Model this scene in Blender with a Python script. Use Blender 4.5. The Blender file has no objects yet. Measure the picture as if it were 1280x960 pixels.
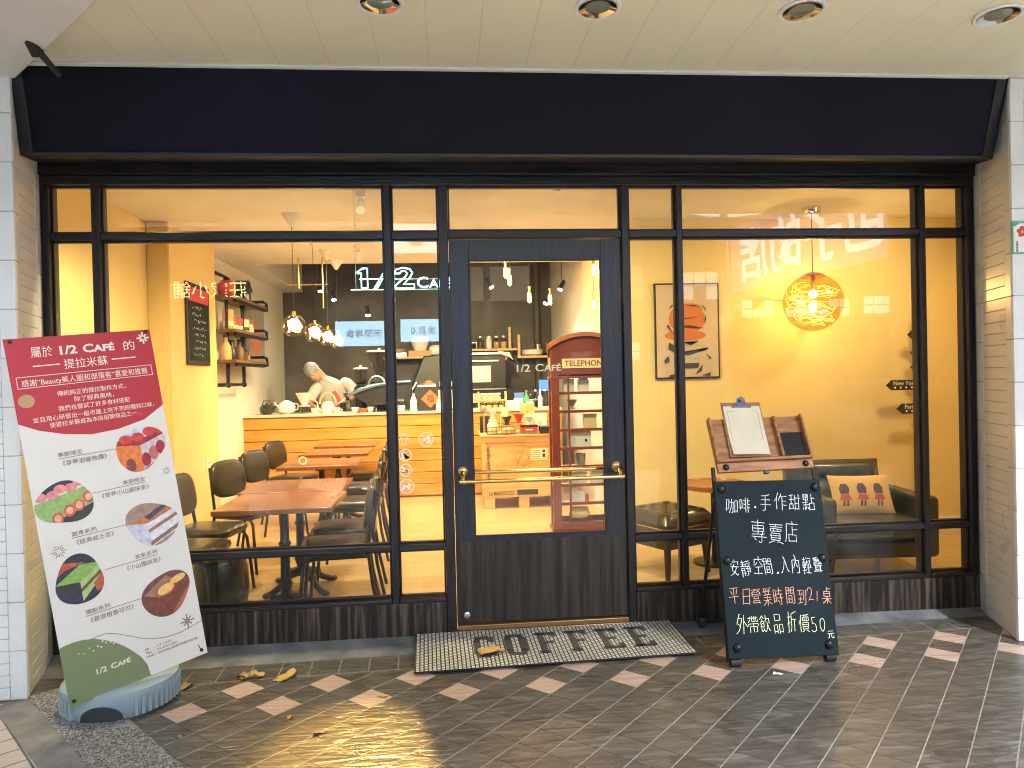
import bpy, math, random
from mathutils import Vector, Matrix, Euler
R = math.radians
PI = math.pi
random.seed(7)
sc = bpy.context.scene
COL = sc.collection

# ------------------------------------------------------------------ camera, world, sun, exposure
cam_d = bpy.data.cameras.new('camera')
cam = bpy.data.objects.new('camera', cam_d)
COL.objects.link(cam)
yaw, pitch, roll = .0863, -.0092, -.0228
_f = Vector((math.sin(yaw)*math.cos(pitch), math.cos(yaw)*math.cos(pitch), math.sin(pitch)))
_r = Vector((math.cos(yaw), -math.sin(yaw), 0))
_u = _r.cross(_f)
_r2 = _r*math.cos(roll) + _u*math.sin(roll)
_u2 = -_r*math.sin(roll) + _u*math.cos(roll)
cm = Matrix((_r2, _u2, -_f)).transposed().to_4x4()
cm.translation = (.0165, -4.104, 1.4816)
cam.matrix_world = cm
cam_d.sensor_width = 36
cam_d.lens = 36*900.43/1280
cam_d.clip_start = .05
cam_d.clip_end = 400
sc.camera = cam

w = bpy.data.worlds.new("World")
sc.world = w
w.use_nodes = True
nt = w.node_tree
bg = nt.nodes['Background']
sky = nt.nodes.new('ShaderNodeTexSky')
sky.sky_type = 'NISHITA'
sky.sun_disc = False
SUN_EL, SUN_AZ = 30.0, 200.0     # light comes from behind the camera, from the street
sky.sun_elevation = R(SUN_EL)
sky.sun_rotation = R(SUN_AZ)
nt.links.new(sky.outputs[0], bg.inputs[0])
bg.inputs[1].default_value = .075

sun_d = bpy.data.lights.new('sun', 'SUN')
sun_d.energy = 1.0
sun_d.angle = R(28)
sun_d.color = (.92, .95, 1.0)
sun = bpy.data.objects.new('sun', sun_d)
COL.objects.link(sun)
sun.rotation_euler = Vector((-.42, 1.0, -.52)).to_track_quat('-Z', 'Y').to_euler()

sc.view_settings.view_transform = 'Standard'
sc.view_settings.look = 'None'
sc.view_settings.gamma = 1
sc.view_settings.exposure = 1.0
sc.cycles.use_denoising = True
sc.cycles.filter_width = 1.1
sc.cycles.max_bounces = 10
sc.cycles.transparent_max_bounces = 24
sc.cycles.diffuse_bounces = 5
sc.cycles.glossy_bounces = 4
sc.cycles.sample_clamp_indirect = 4
sc.cycles.caustics_reflective = False
sc.cycles.caustics_refractive = False

# ------------------------------------------------------------------ materials
def mat(name, col, rough=.5, metal=0., col2=None, scale=6., stretch=(1, 1, 1), detail=5., lo=.35, hi=.65,
        bump=0., bscale=None, coat=0., spec=.5, emit=None, es=0., dist=.0):
    m = bpy.data.materials.new(name)
    m.use_nodes = True
    n = m.node_tree.nodes
    l = m.node_tree.links
    b = n['Principled BSDF']
    b.inputs['Base Color'].default_value = (*col, 1)
    b.inputs['Roughness'].default_value = rough
    b.inputs['Metallic'].default_value = metal
    b.inputs['Specular IOR Level'].default_value = spec
    b.inputs['Coat Weight'].default_value = coat
    if emit:
        b.inputs['Emission Color'].default_value = (*emit, 1)
        b.inputs['Emission Strength'].default_value = es
    tc = n.new('ShaderNodeTexCoord')
    mp = n.new('ShaderNodeMapping')
    mp.inputs['Scale'].default_value = stretch
    l.new(tc.outputs['Object'], mp.inputs[0])
    nz = n.new('ShaderNodeTexNoise')
    nz.inputs['Scale'].default_value = scale
    nz.inputs['Detail'].default_value = detail
    nz.inputs['Distortion'].default_value = dist
    l.new(mp.outputs[0], nz.inputs['Vector'])
    if col2:
        rp = n.new('ShaderNodeValToRGB')
        rp.color_ramp.elements[0].position = lo
        rp.color_ramp.elements[1].position = hi
        rp.color_ramp.elements[0].color = (*col, 1)
        rp.color_ramp.elements[1].color = (*col2, 1)
        l.new(nz.outputs[0], rp.inputs[0])
        l.new(rp.outputs[0], b.inputs['Base Color'])
    mr = n.new('ShaderNodeMapRange')
    mr.inputs[3].default_value = max(.02, rough-.08)
    mr.inputs[4].default_value = min(1, rough+.08)
    l.new(nz.outputs[0], mr.inputs[0])
    l.new(mr.outputs[0], b.inputs['Roughness'])
    if bump:
        n2 = n.new('ShaderNodeTexNoise')
        n2.inputs['Scale'].default_value = bscale or scale*4
        n2.inputs['Detail'].default_value = 4
        l.new(mp.outputs[0], n2.inputs['Vector'])
        bp = n.new('ShaderNodeBump')
        bp.inputs['Strength'].default_value = bump
        bp.inputs['Distance'].default_value = .01
        l.new(n2.outputs[0], bp.inputs['Height'])
        l.new(bp.outputs[0], b.inputs['Normal'])
    return m

def emat(name, col, s):
    m = bpy.data.materials.new(name)
    m.use_nodes = True
    n = m.node_tree.nodes
    n.clear()
    e = n.new('ShaderNodeEmission')
    e.inputs[0].default_value = (*col, 1)
    e.inputs[1].default_value = s
    o = n.new('ShaderNodeOutputMaterial')
    m.node_tree.links.new(e.outputs[0], o.inputs[0])
    return m

def glassmat(name, tint=(1, 1, 1), ior=1.45, rough=0., spec=(1, 1, 1), dust=0.):
    m = bpy.data.materials.new(name)
    m.use_nodes = True
    n = m.node_tree.nodes
    l = m.node_tree.links
    n.clear()
    t = n.new('ShaderNodeBsdfTransparent')
    t.inputs[0].default_value = (*tint, 1)
    g = n.new('ShaderNodeBsdfGlossy')
    g.inputs['Roughness'].default_value = rough
    g.inputs['Color'].default_value = (*spec, 1)
    lw = n.new('ShaderNodeLayerWeight')
    lw.inputs[0].default_value = .5
    pw = n.new('ShaderNodeMath'); pw.operation = 'POWER'; pw.inputs[1].default_value = 5
    l.new(lw.outputs['Facing'], pw.inputs[0])
    f = n.new('ShaderNodeMath'); f.operation = 'MULTIPLY_ADD'
    f0 = ((ior-1)/(ior+1))**2
    f.inputs[1].default_value = 1-f0; f.inputs[2].default_value = f0
    l.new(pw.outputs[0], f.inputs[0])
    mx = n.new('ShaderNodeMixShader')
    o = n.new('ShaderNodeOutputMaterial')
    l.new(f.outputs[0], mx.inputs[0])
    l.new(t.outputs[0], mx.inputs[1])
    l.new(g.outputs[0], mx.inputs[2])
    out = mx.outputs[0]
    if dust:
        tc = n.new('ShaderNodeTexCoord')
        nz = n.new('ShaderNodeTexNoise'); nz.inputs['Scale'].default_value = 3.5; nz.inputs['Detail'].default_value = 9
        l.new(tc.outputs['Object'], nz.inputs['Vector'])
        mr = n.new('ShaderNodeMapRange'); mr.inputs[1].default_value = .45; mr.inputs[2].default_value = .8; mr.inputs[4].default_value = dust
        l.new(nz.outputs[0], mr.inputs[0])
        df = n.new('ShaderNodeBsdfDiffuse'); df.inputs[0].default_value = (.7, .7, .68, 1)
        m2 = n.new('ShaderNodeMixShader')
        l.new(mr.outputs[0], m2.inputs[0]); l.new(out, m2.inputs[1]); l.new(df.outputs[0], m2.inputs[2])
        out = m2.outputs[0]
    l.new(out, o.inputs[0])
    return m

class NG:
    """small helper for node maths"""
    def __init__(s, m):
        s.n, s.l = m.node_tree.nodes, m.node_tree.links
    def m(s, op, a, b=None, c=None):
        k = s.n.new('ShaderNodeMath')
        k.operation = op
        for i, v in enumerate((a, b, c)):
            if v is None: continue
            if isinstance(v, (int, float)): k.inputs[i].default_value = v
            else: s.l.new(v, k.inputs[i])
        return k.outputs[0]
    def mix(s, f, a, b):
        k = s.n.new('ShaderNodeMix')
        k.data_type = 'RGBA'
        for i, v in ((0, f), (6, a), (7, b)):
            if isinstance(v, tuple): k.inputs[i].default_value = (*v, 1)
            elif isinstance(v, (int, float)): k.inputs[i].default_value = v
            else: s.l.new(v, k.inputs[i])
        return k.outputs[2]

def pave_mat():
    m = mat('slate_tiles', (.1, .1, .1), .42)
    g = NG(m)
    n, l = g.n, g.l
    b = n['Principled BSDF']
    tc = n.new('ShaderNodeTexCoord')
    sp = n.new('ShaderNodeSeparateXYZ')
    l.new(tc.outputs['Object'], sp.inputs[0])
    th = R(2.2)
    X = g.m('SUBTRACT', sp.outputs[0], .03)
    Y = g.m('ADD', sp.outputs[1], .695)
    xp = g.m('ADD', g.m('MULTIPLY', X, math.cos(th)), g.m('MULTIPLY', Y, math.sin(th)))
    yp = g.m('SUBTRACT', g.m('MULTIPLY', Y, math.cos(th)), g.m('MULTIPLY', X, math.sin(th)))
    D = .2075
    i0 = g.m('DIVIDE', g.m('ADD', xp, yp), D)
    j0 = g.m('DIVIDE', g.m('SUBTRACT', xp, yp), D)
    fi = g.m('FLOOR', g.m('ADD', i0, .5))
    fj = g.m('FLOOR', g.m('ADD', j0, .5))
    di = g.m('ABSOLUTE', g.m('SUBTRACT', i0, fi))
    dj = g.m('ABSOLUTE', g.m('SUBTRACT', j0, fj))
    gi = g.m('GREATER_THAN', di, .5-.013)     # joint lines of one direction, dark
    gj = g.m('GREATER_THAN', dj, .5-.016)     # the other direction, pale mortar
    # border course along the shopfront
    bord = g.m('GREATER_THAN', yp, .317)
    bx = g.m('FRACT', g.m('DIVIDE', xp, .15))
    bj = g.m('GREATER_THAN', g.m('ABSOLUTE', g.m('SUBTRACT', bx, .5)), .48)
    be = g.m('LESS_THAN', g.m('ABSOLUTE', g.m('SUBTRACT', yp, .317)), .0035)
    bj = g.m('MAXIMUM', g.m('MULTIPLY', bj, bord), be)
    inv = g.m('SUBTRACT', 1., bord)
    gi = g.m('MULTIPLY', gi, inv)
    gj = g.m('MULTIPLY', gj, inv)
    d = g.m('SUBTRACT', fi, fj)
    r1 = g.m('COMPARE', d, 0., .1)
    r2 = g.m('COMPARE', d, 2., .1)
    ev = g.m('LESS_THAN', g.m('ABSOLUTE', g.m('SUBTRACT', g.m('FRACT', g.m('ADD', g.m('MULTIPLY', fi, .5), .25)), .25)), .1)
    pink = g.m('MULTIPLY', g.m('MULTIPLY', g.m('MAXIMUM', r1, r2), ev), inv)
    cx = n.new('ShaderNodeCombineXYZ')
    l.new(fi, cx.inputs[0]); l.new(fj, cx.inputs[1])
    wn = n.new('ShaderNodeTexWhiteNoise')
    l.new(cx.outputs[0], wn.inputs[0])
    # riven slate ridges
    mp = n.new('ShaderNodeMapping')
    mp.inputs['Rotation'].default_value = (0, 0, R(-38))
    mp.inputs['Scale'].default_value = (5, 26, 1)
    ad = n.new('ShaderNodeVectorMath'); ad.operation = 'ADD'
    sc3 = n.new('ShaderNodeVectorMath'); sc3.operation = 'SCALE'; sc3.inputs[3].default_value = .7
    l.new(wn.outputs[1], sc3.inputs[0])
    l.new(tc.outputs['Object'], ad.inputs[0]); l.new(sc3.outputs[0], ad.inputs[1])
    l.new(ad.outputs[0], mp.inputs[0])
    rd = n.new('ShaderNodeTexNoise'); rd.inputs['Scale'].default_value = 1.0; rd.inputs['Detail'].default_value = 3
    rd.inputs['Distortion'].default_value = .8
    l.new(mp.outputs[0], rd.inputs['Vector'])
    big = n.new('ShaderNodeTexNoise'); big.inputs['Scale'].default_value = 1.7; big.inputs['Detail'].default_value = 5
    l.new(tc.outputs['Object'], big.inputs['Vector'])
    fine = n.new('ShaderNodeTexNoise'); fine.inputs['Scale'].default_value = 55; fine.inputs['Detail'].default_value = 4
    l.new(tc.outputs['Object'], fine.inputs['Vector'])
    base = g.mix(wn.outputs[0], (.044, .039, .032), (.088, .079, .064))
    base = g.mix(g.m('MINIMUM', g.m('MULTIPLY', g.m('POWER', rd.outputs[0], 4.), 2.6), .85), base, (.27, .25, .22))
    base = g.mix(g.m('MULTIPLY', big.outputs[0], .55), base, (.062, .052, .036))
    base = g.mix(g.m('MULTIPLY', fine.outputs[0], .30), base, (.14, .13, .115))
    st_ = n.new('ShaderNodeTexNoise'); st_.inputs['Scale'].default_value = 5.5; st_.inputs['Detail'].default_value = 8
    l.new(tc.outputs['Object'], st_.inputs['Vector'])
    stain = g.m('GREATER_THAN', st_.outputs[0], .62)
    base = g.mix(g.m('MULTIPLY', stain, .35), base, (.022, .020, .017))
    pk = g.mix(rd.outputs[0], (.42, .29, .23), (.53, .41, .34))
    base = g.mix(pink, base, pk)
    # joints
    fa = n.new('ShaderNodeTexNoise'); fa.inputs['Scale'].default_value = 2.3
    l.new(tc.outputs['Object'], fa.inputs['Vector'])
    pale = g.mix(fa.outputs[0], (.12, .11, .10), (.50, .47, .42))
    base = g.mix(gi, base, (.035, .03, .028))
    base = g.mix(gj, base, pale)
    base = g.mix(bj, base, (.22, .21, .20))
    l.new(base, b.inputs['Base Color'])
    joint = g.m('MAXIMUM', g.m('MAXIMUM', gi, gj), bj)
    h = g.m('SUBTRACT', g.m('ADD', g.m('MULTIPLY', rd.outputs[0], 1.0), g.m('MULTIPLY', fine.outputs[0], .15)), g.m('MULTIPLY', joint, .6))
    bp = n.new('ShaderNodeBump'); bp.inputs['Strength'].default_value = .65; bp.inputs['Distance'].default_value = .010
    l.new(h, bp.inputs['Height']); l.new(bp.outputs[0], b.inputs['Normal'])
    l.new(g.m('ADD', .20, g.m('ADD', g.m('MULTIPLY', big.outputs[0], .2), g.m('MULTIPLY', joint, .35))), b.inputs['Roughness'])
    return m

def grid_mat(name, cell, rot, c1, c2, joint, gw=.03, rough=.5, bump=.4):
    """square tiles turned by rot, joint width as a share of a cell"""
    m = mat(name, c1, rough)
    g = NG(m)
    n, l = g.n, g.l
    b = n['Principled BSDF']
    tc = n.new('ShaderNodeTexCoord')
    sp = n.new('ShaderNodeSeparateXYZ')
    l.new(tc.outputs['Object'], sp.inputs[0])
    c, s = math.cos(rot), math.sin(rot)
    u = g.m('DIVIDE', g.m('ADD', g.m('MULTIPLY', sp.outputs[0], c), g.m('MULTIPLY', sp.outputs[1], s)), cell)
    v = g.m('DIVIDE', g.m('SUBTRACT', g.m('MULTIPLY', sp.outputs[1], c), g.m('MULTIPLY', sp.outputs[0], s)), cell)
    ju = g.m('LESS_THAN', g.m('FRACT', u), gw)
    jv = g.m('LESS_THAN', g.m('FRACT', v), gw)
    j = g.m('MAXIMUM', ju, jv)
    fn = n.new('ShaderNodeTexNoise'); fn.inputs['Scale'].default_value = 60; fn.inputs['Detail'].default_value = 5
    l.new(tc.outputs['Object'], fn.inputs['Vector'])
    base = g.mix(fn.outputs[0], c1, c2)
    l.new(g.mix(j, base, joint), b.inputs['Base Color'])
    bp = n.new('ShaderNodeBump'); bp.inputs['Strength'].default_value = bump; bp.inputs['Distance'].default_value = .004
    l.new(g.m('SUBTRACT', g.m('MULTIPLY', fn.outputs[0], .2), j), bp.inputs['Height'])
    l.new(bp.outputs[0], b.inputs['Normal'])
    return m

def plank_mat(name, c1, c2, line, length, width, axis='x', rough=.4, coat=.0, jw=.0015, grain=(2, 30)):
    m = mat(name, c1, rough, coat=coat)
    n, l = m.node_tree.nodes, m.node_tree.links
    g = NG(m)
    b = n['Principled BSDF']
    tc = n.new('ShaderNodeTexCoord')
    mp = n.new('ShaderNodeMapping')
    if axis == 'y': mp.inputs['Rotation'].default_value = (0, 0, R(90))
    if axis == 'xz': mp.inputs['Rotation'].default_value = (R(-90), 0, 0)
    if axis == 'z': mp.inputs['Rotation'].default_value = (R(-90), 0, R(90))
    l.new(tc.outputs['Object'], mp.inputs[0])
    br = n.new('ShaderNodeTexBrick')
    br.offset = .37
    br.inputs['Color1'].default_value = (0, 0, 0, 1)
    br.inputs['Color2'].default_value = (1, 1, 1, 1)
    br.inputs['Mortar'].default_value = (.5, .5, .5, 1)
    br.inputs['Scale'].default_value = 1
    br.inputs['Mortar Size'].default_value = jw
    br.inputs['Brick Width'].default_value = length
    br.inputs['Row Height'].default_value = width
    l.new(mp.outputs[0], br.inputs['Vector'])
    m2 = n.new('ShaderNodeMapping')
    m2.inputs['Scale'].default_value = (grain[0], grain[1], grain[1])
    l.new(mp.outputs[0], m2.inputs[0])
    nz = n.new('ShaderNodeTexNoise'); nz.inputs['Scale'].default_value = 1; nz.inputs['Detail'].default_value = 6; nz.inputs['Distortion'].default_value = .6
    l.new(m2.outputs[0], nz.inputs['Vector'])
    f = g.m('ADD', g.m('MULTIPLY', br.outputs[0], .45), g.m('MULTIPLY', nz.outputs[0], .6))
    base = g.mix(f, c1, c2)
    l.new(g.mix(br.outputs[1], base, line), b.inputs['Base Color'])
    bp = n.new('ShaderNodeBump'); bp.inputs['Strength'].default_value = .2; bp.inputs['Distance'].default_value = .003
    l.new(g.m('SUBTRACT', nz.outputs[0], br.outputs[1]), bp.inputs['Height'])
    l.new(bp.outputs[0], b.inputs['Normal'])
    return m

def speckle_mat(name, dark, light, scale=160, rough=.7):
    m = mat(name, dark, rough)
    n, l = m.node_tree.nodes, m.node_tree.links
    tc = n.new('ShaderNodeTexCoord')
    v = n.new('ShaderNodeTexVoronoi'); v.inputs['Scale'].default_value = scale
    l.new(tc.outputs['Object'], v.inputs['Vector'])
    rp = n.new('ShaderNodeValToRGB')
    rp.color_ramp.elements[0].color = (*dark, 1); rp.color_ramp.elements[1].color = (*light, 1)
    rp.color_ramp.elements[0].position = .25; rp.color_ramp.elements[1].position = .9
    l.new(v.outputs['Color'], rp.inputs[0])
    l.new(rp.outputs[0], n['Principled BSDF'].inputs['Base Color'])
    bp = n.new('ShaderNodeBump'); bp.inputs['Strength'].default_value = .5; bp.inputs['Distance'].default_value = .003
    l.new(v.outputs['Distance'], bp.inputs['Height']); l.new(bp.outputs[0], n['Principled BSDF'].inputs['Normal'])
    return m

def matpad_mat():
    m = mat('mosaic_mat', (.5, .5, .45), .55)
    g = NG(m)
    n, l = g.n, g.l
    tc = n.new('ShaderNodeTexCoord')
    br = n.new('ShaderNodeTexBrick')
    br.inputs['Color1'].default_value = (.70, .69, .58, 1)
    br.inputs['Color2'].default_value = (.56, .55, .46, 1)
    br.inputs['Mortar'].default_value = (.03, .03, .03, 1)
    br.inputs['Scale'].default_value = 1
    br.inputs['Mortar Size'].default_value = .0034
    br.inputs['Mortar Smooth'].default_value = .2
    br.inputs['Brick Width'].default_value = .019
    br.inputs['Row Height'].default_value = .0215
    mp = n.new('ShaderNodeMapping'); mp.inputs['Rotation'].default_value = (0, 0, R(90))
    l.new(tc.outputs['Object'], mp.inputs[0])
    l.new(mp.outputs[0], br.inputs['Vector'])
    l.new(br.outputs[0], n['Principled BSDF'].inputs['Base Color'])
    bp = n.new('ShaderNodeBump'); bp.inputs['Strength'].default_value = .6; bp.inputs['Distance'].default_value = .004; bp.invert = True
    l.new(br.outputs[1], bp.inputs['Height']); l.new(bp.outputs[0], n['Principled BSDF'].inputs['Normal'])
    return m

def ceiling_mat():
    m = mat('cream_ceiling_boards', (.82, .78, .61), .6, col2=(.75, .71, .54), scale=1.6, lo=.3, hi=.8)
    g = NG(m)
    n, l = g.n, g.l
    b = n['Principled BSDF']
    tc = n.new('ShaderNodeTexCoord')
    sp = n.new('ShaderNodeSeparateXYZ')
    l.new(tc.outputs['Object'], sp.inputs[0])
    f = g.m('FRACT', g.m('DIVIDE', g.m('ADD', sp.outputs[0], 4.70), .2385))
    j = g.m('LESS_THAN', g.m('ABSOLUTE', g.m('SUBTRACT', f, .5)), .012)
    old = b.inputs['Base Color'].links[0].from_socket
    l.new(g.mix(g.m('MULTIPLY', j, .24), old, (.36, .33, .22)), b.inputs['Base Color'])
    bp = n.new('ShaderNodeBump'); bp.inputs['Strength'].default_value = .5; bp.inputs['Distance'].default_value = .004; bp.invert = True
    l.new(j, bp.inputs['Height']); l.new(bp.outputs[0], b.inputs['Normal'])
    return m

M = {}
M['shopwood'] = mat('dark_stained_wood', (.005, .0046, .0065), .4, col2=(.022, .018, .020), scale=3.0, stretch=(16, 16, 1.1), detail=8, lo=.38, hi=.78, bump=.25, bscale=6)
M['shopwood_worn'] = mat('worn_dark_wood', (.008, .0048, .003), .5, col2=(.13, .092, .066), scale=1.6, stretch=(22, 22, 1.1), detail=12, lo=.45, hi=.74, bump=.35, bscale=7)
M['shopwood_h'] = mat('dark_stained_rail_wood', (.006, .0055, .0075), .4, col2=(.030, .026, .026), scale=3.0, stretch=(1.1, 16, 16), detail=8, lo=.38, hi=.75, bump=.25, bscale=6)
M['fascia'] = mat('black_painted_panel', (.0030, .0026, .0060), .62, col2=(.0095, .0070, .0210), scale=1.4, detail=9, lo=.3, hi=.75, bump=.06, bscale=9, spec=.16)  # violet glow of the street sign is tinted into the base colour
M['black'] = mat('black_metal', (.012, .012, .012), .4, bump=.03)
M['matte_black'] = mat('matte_black', (.02, .02, .02), .7)
M['glass'] = glassmat('window_glass', (.97, .98, .97), 1.30, dust=.035)
M['clearglass'] = glassmat('clear_glass', (.93, .95, .95), 1.45)
M['tile'] = mat('white_glazed_tile', (.70, .72, .73), .3, col2=(.78, .79, .79), scale=3, bump=.06, bscale=25)
M['grout'] = mat('dirty_grout', (.36, .34, .32), .9, col2=(.54, .52, .49), scale=9)
M['brass'] = mat('polished_brass', (.78, .52, .20), .17, 1., bump=.02)
M['steel'] = mat('brushed_steel', (.62, .62, .62), .3, 1.)
M['chrome'] = mat('chrome', (.8, .8, .8), .1, 1.)
M['white'] = mat('white_enamel', (.80, .79, .76), .4)
M['paper'] = mat('cream_paper', (.74, .68, .52), .7, col2=(.68, .61, .45), scale=5)
M['ink'] = mat('dark_ink', (.05, .05, .05), .8)
M['concrete'] = mat('grey_cement', (.085, .09, .095), .7, col2=(.20, .205, .205), scale=4.5, detail=9, bump=.35, bscale=40)
M['mortar'] = mat('rough_mortar', (.16, .155, .15), .9, col2=(.26, .25, .24), scale=7, bump=.8, bscale=35)
M['granite'] = speckle_mat('speckled_granite_kerb', (.05, .055, .055), (.42, .42, .40))
M['pave'] = pave_mat()
M['neighbour'] = grid_mat('pale_neighbour_tiles', .125, R(40), (.52, .47, .43), (.42, .37, .34), (.10, .09, .085), .07)
M['asphalt'] = mat('asphalt', (.045, .045, .048), .8, col2=(.06, .06, .06), scale=40, bump=.4, bscale=120)
M['ceil'] = ceiling_mat()
M['ceilwhite'] = mat('white_plaster', (.76, .75, .72), .7, col2=(.70, .69, .66), scale=3)
M['floor'] = plank_mat('oak_floor_planks', (.38, .26, .11), (.56, .41, .20), (.17, .11, .05), 1.3, .14, 'x', .35, coat=.15)
M['cream'] = mat('cream_wall_paint', (.76, .60, .28), .65, col2=(.66, .51, .22), scale=1.1, detail=8, lo=.3, hi=.8, bump=.12, bscale=45)
M['creamshade'] = mat('shaded_cream_paint', (.62, .44, .17), .65, col2=(.57, .40, .15), scale=1.5, bump=.03, bscale=60)  # darker cream for the unlit front of the pier
M['whitewall'] = mat('white_wall_paint', (.74, .71, .66), .65, col2=(.70, .67, .61), scale=1.5, bump=.02)
M['darkwall'] = mat('dark_cement_wall', (.050, .045, .040), .6, col2=(.13, .115, .10), scale=1.6, detail=7, lo=.35, hi=.75, bump=.08)
M['counter'] = mat('orange_pine_board', (.50, .20, .030), .42, col2=(.62, .29, .06), scale=2, stretch=(1.2, 10, 10), detail=7)
M['countertop'] = mat('pale_counter_top', (.66, .56, .42), .4)
M['walnut'] = plank_mat('walnut_table_boards', (.12, .032, .008), (.40, .135, .030), (.05, .014, .005), .42, .33, 'y', .25, coat=.35, jw=.001, grain=(3, 22))
M['iron'] = mat('cast_iron', (.010, .010, .010), .45, bump=.1)
M['leather'] = mat('dark_olive_leather', (.014, .011, .006), .32, col2=(.024, .020, .010), scale=8, bump=.12, bscale=30, coat=.25)
M['leatherg'] = mat('dark_green_leather', (.013, .017, .012), .36, col2=(.022, .027, .019), scale=6, bump=.12, bscale=30, coat=.2)
M['pine'] = mat('pale_pine', (.62, .42, .20), .5, col2=(.72, .53, .29), scale=2, stretch=(1, 14, 14), detail=6)
M['crate'] = mat('pine_plywood', (.56, .31, .10), .5, col2=(.68, .42, .17), scale=2.2, stretch=(.9, 8, 5), detail=7, dist=1.0)
M['redbooth'] = mat('phone_booth_red', (.135, .024, .010), .35, col2=(.19, .035, .015), scale=4, coat=.3)
M['boothrooflit'] = mat('lit_booth_red', (.34, .10, .035), .45, col2=(.42, .14, .05), scale=4)  # lamplight on the roof painted in as a lighter, oranger red
M['signcream'] = mat('cream_sign_face', (.72, .60, .34), .5)
M['walnutframe'] = mat('dark_picture_frame', (.02, .014, .010), .4)
M['pipe'] = mat('black_iron_pipe', (.025, .020, .017), .4, .6)
M['shelfwood'] = mat('dark_shelf_wood', (.12, .065, .03), .5, col2=(.18, .10, .05), scale=2, stretch=(12, 1, 12))
M['blackboard'] = mat('dusty_blackboard', (.007, .015, .020), .72, spec=.2, col2=(.018, .031, .037), scale=2.5, detail=6, lo=.3, hi=.8)
M['traywood'] = mat('brown_tray_wood', (.26, .098, .030), .45, col2=(.46, .215, .085), scale=3, stretch=(2, 14, 14), detail=7)
M['chalkw'] = mat('white_chalk', (.80, .82, .82), .95)
M['chalko'] = mat('orange_chalk', (.82, .42, .28), .95)
M['chalky'] = mat('yellow_chalk', (.80, .85, .52), .95)
M['skin'] = mat('skin', (.48, .25, .16), .5)
M['hair'] = mat('grey_hair', (.11, .11, .115), .6, col2=(.36, .36, .37), scale=30, stretch=(1, 1, 6))
M['tee'] = mat('white_cotton', (.50, .49, .48), .85, col2=(.40, .39, .385), scale=7, bump=1.0, bscale=9)
M['redprint'] = mat('red_print', (.62, .06, .04), .7)
M['red'] = mat('red_enamel', (.62, .05, .03), .4)
M['orange'] = mat('orange_red_paper', (.80, .13, .03), .6)
M['blue'] = mat('blue_plastic', (.10, .22, .62), .4)
M['green'] = mat('green_glass_bottle', (.06, .30, .12), .2)
M['ceramic'] = mat('white_ceramic', (.82, .80, .76), .25, coat=.3)
M['darkceramic'] = mat('dark_glazed_ceramic', (.03, .035, .03), .25, coat=.3)
M['doorwood'] = mat('blue_lit_door_wood', (.009, .010, .019), .36, col2=(.024, .025, .042), scale=3.0, stretch=(16, 16, 1.1), detail=8, lo=.38, hi=.78, bump=.25, bscale=6)  # navy tone paints in the blue reflected from the street
M['amberglass'] = glassmat('amber_glass', (.93, .74, .42), 1.5)
M['smokeglass'] = glassmat('smoked_glass', (.6, .58, .55), 1.5)
M['beans'] = mat('coffee_beans', (.05, .022, .010), .5, col2=(.10, .05, .02), scale=60)
M['yellowjar'] = mat('golden_jar', (.70, .45, .10), .35)
M['bluegrey'] = mat('blue_grey_plastic', (.33, .42, .46), .5, col2=(.24, .31, .34), scale=5, detail=9, lo=.35, hi=.8, bump=.06)
M['leafm'] = mat('dry_yellow_leaf', (.58, .36, .08), .7, col2=(.36, .22, .09), scale=14, bump=.3, bscale=60)
M['leafb'] = mat('dry_brown_leaf', (.30, .17, .06), .8, col2=(.42, .30, .15), scale=18)
M['lensgl'] = mat('downlight_lens', (.20, .22, .17), .2, coat=.5)

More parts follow.
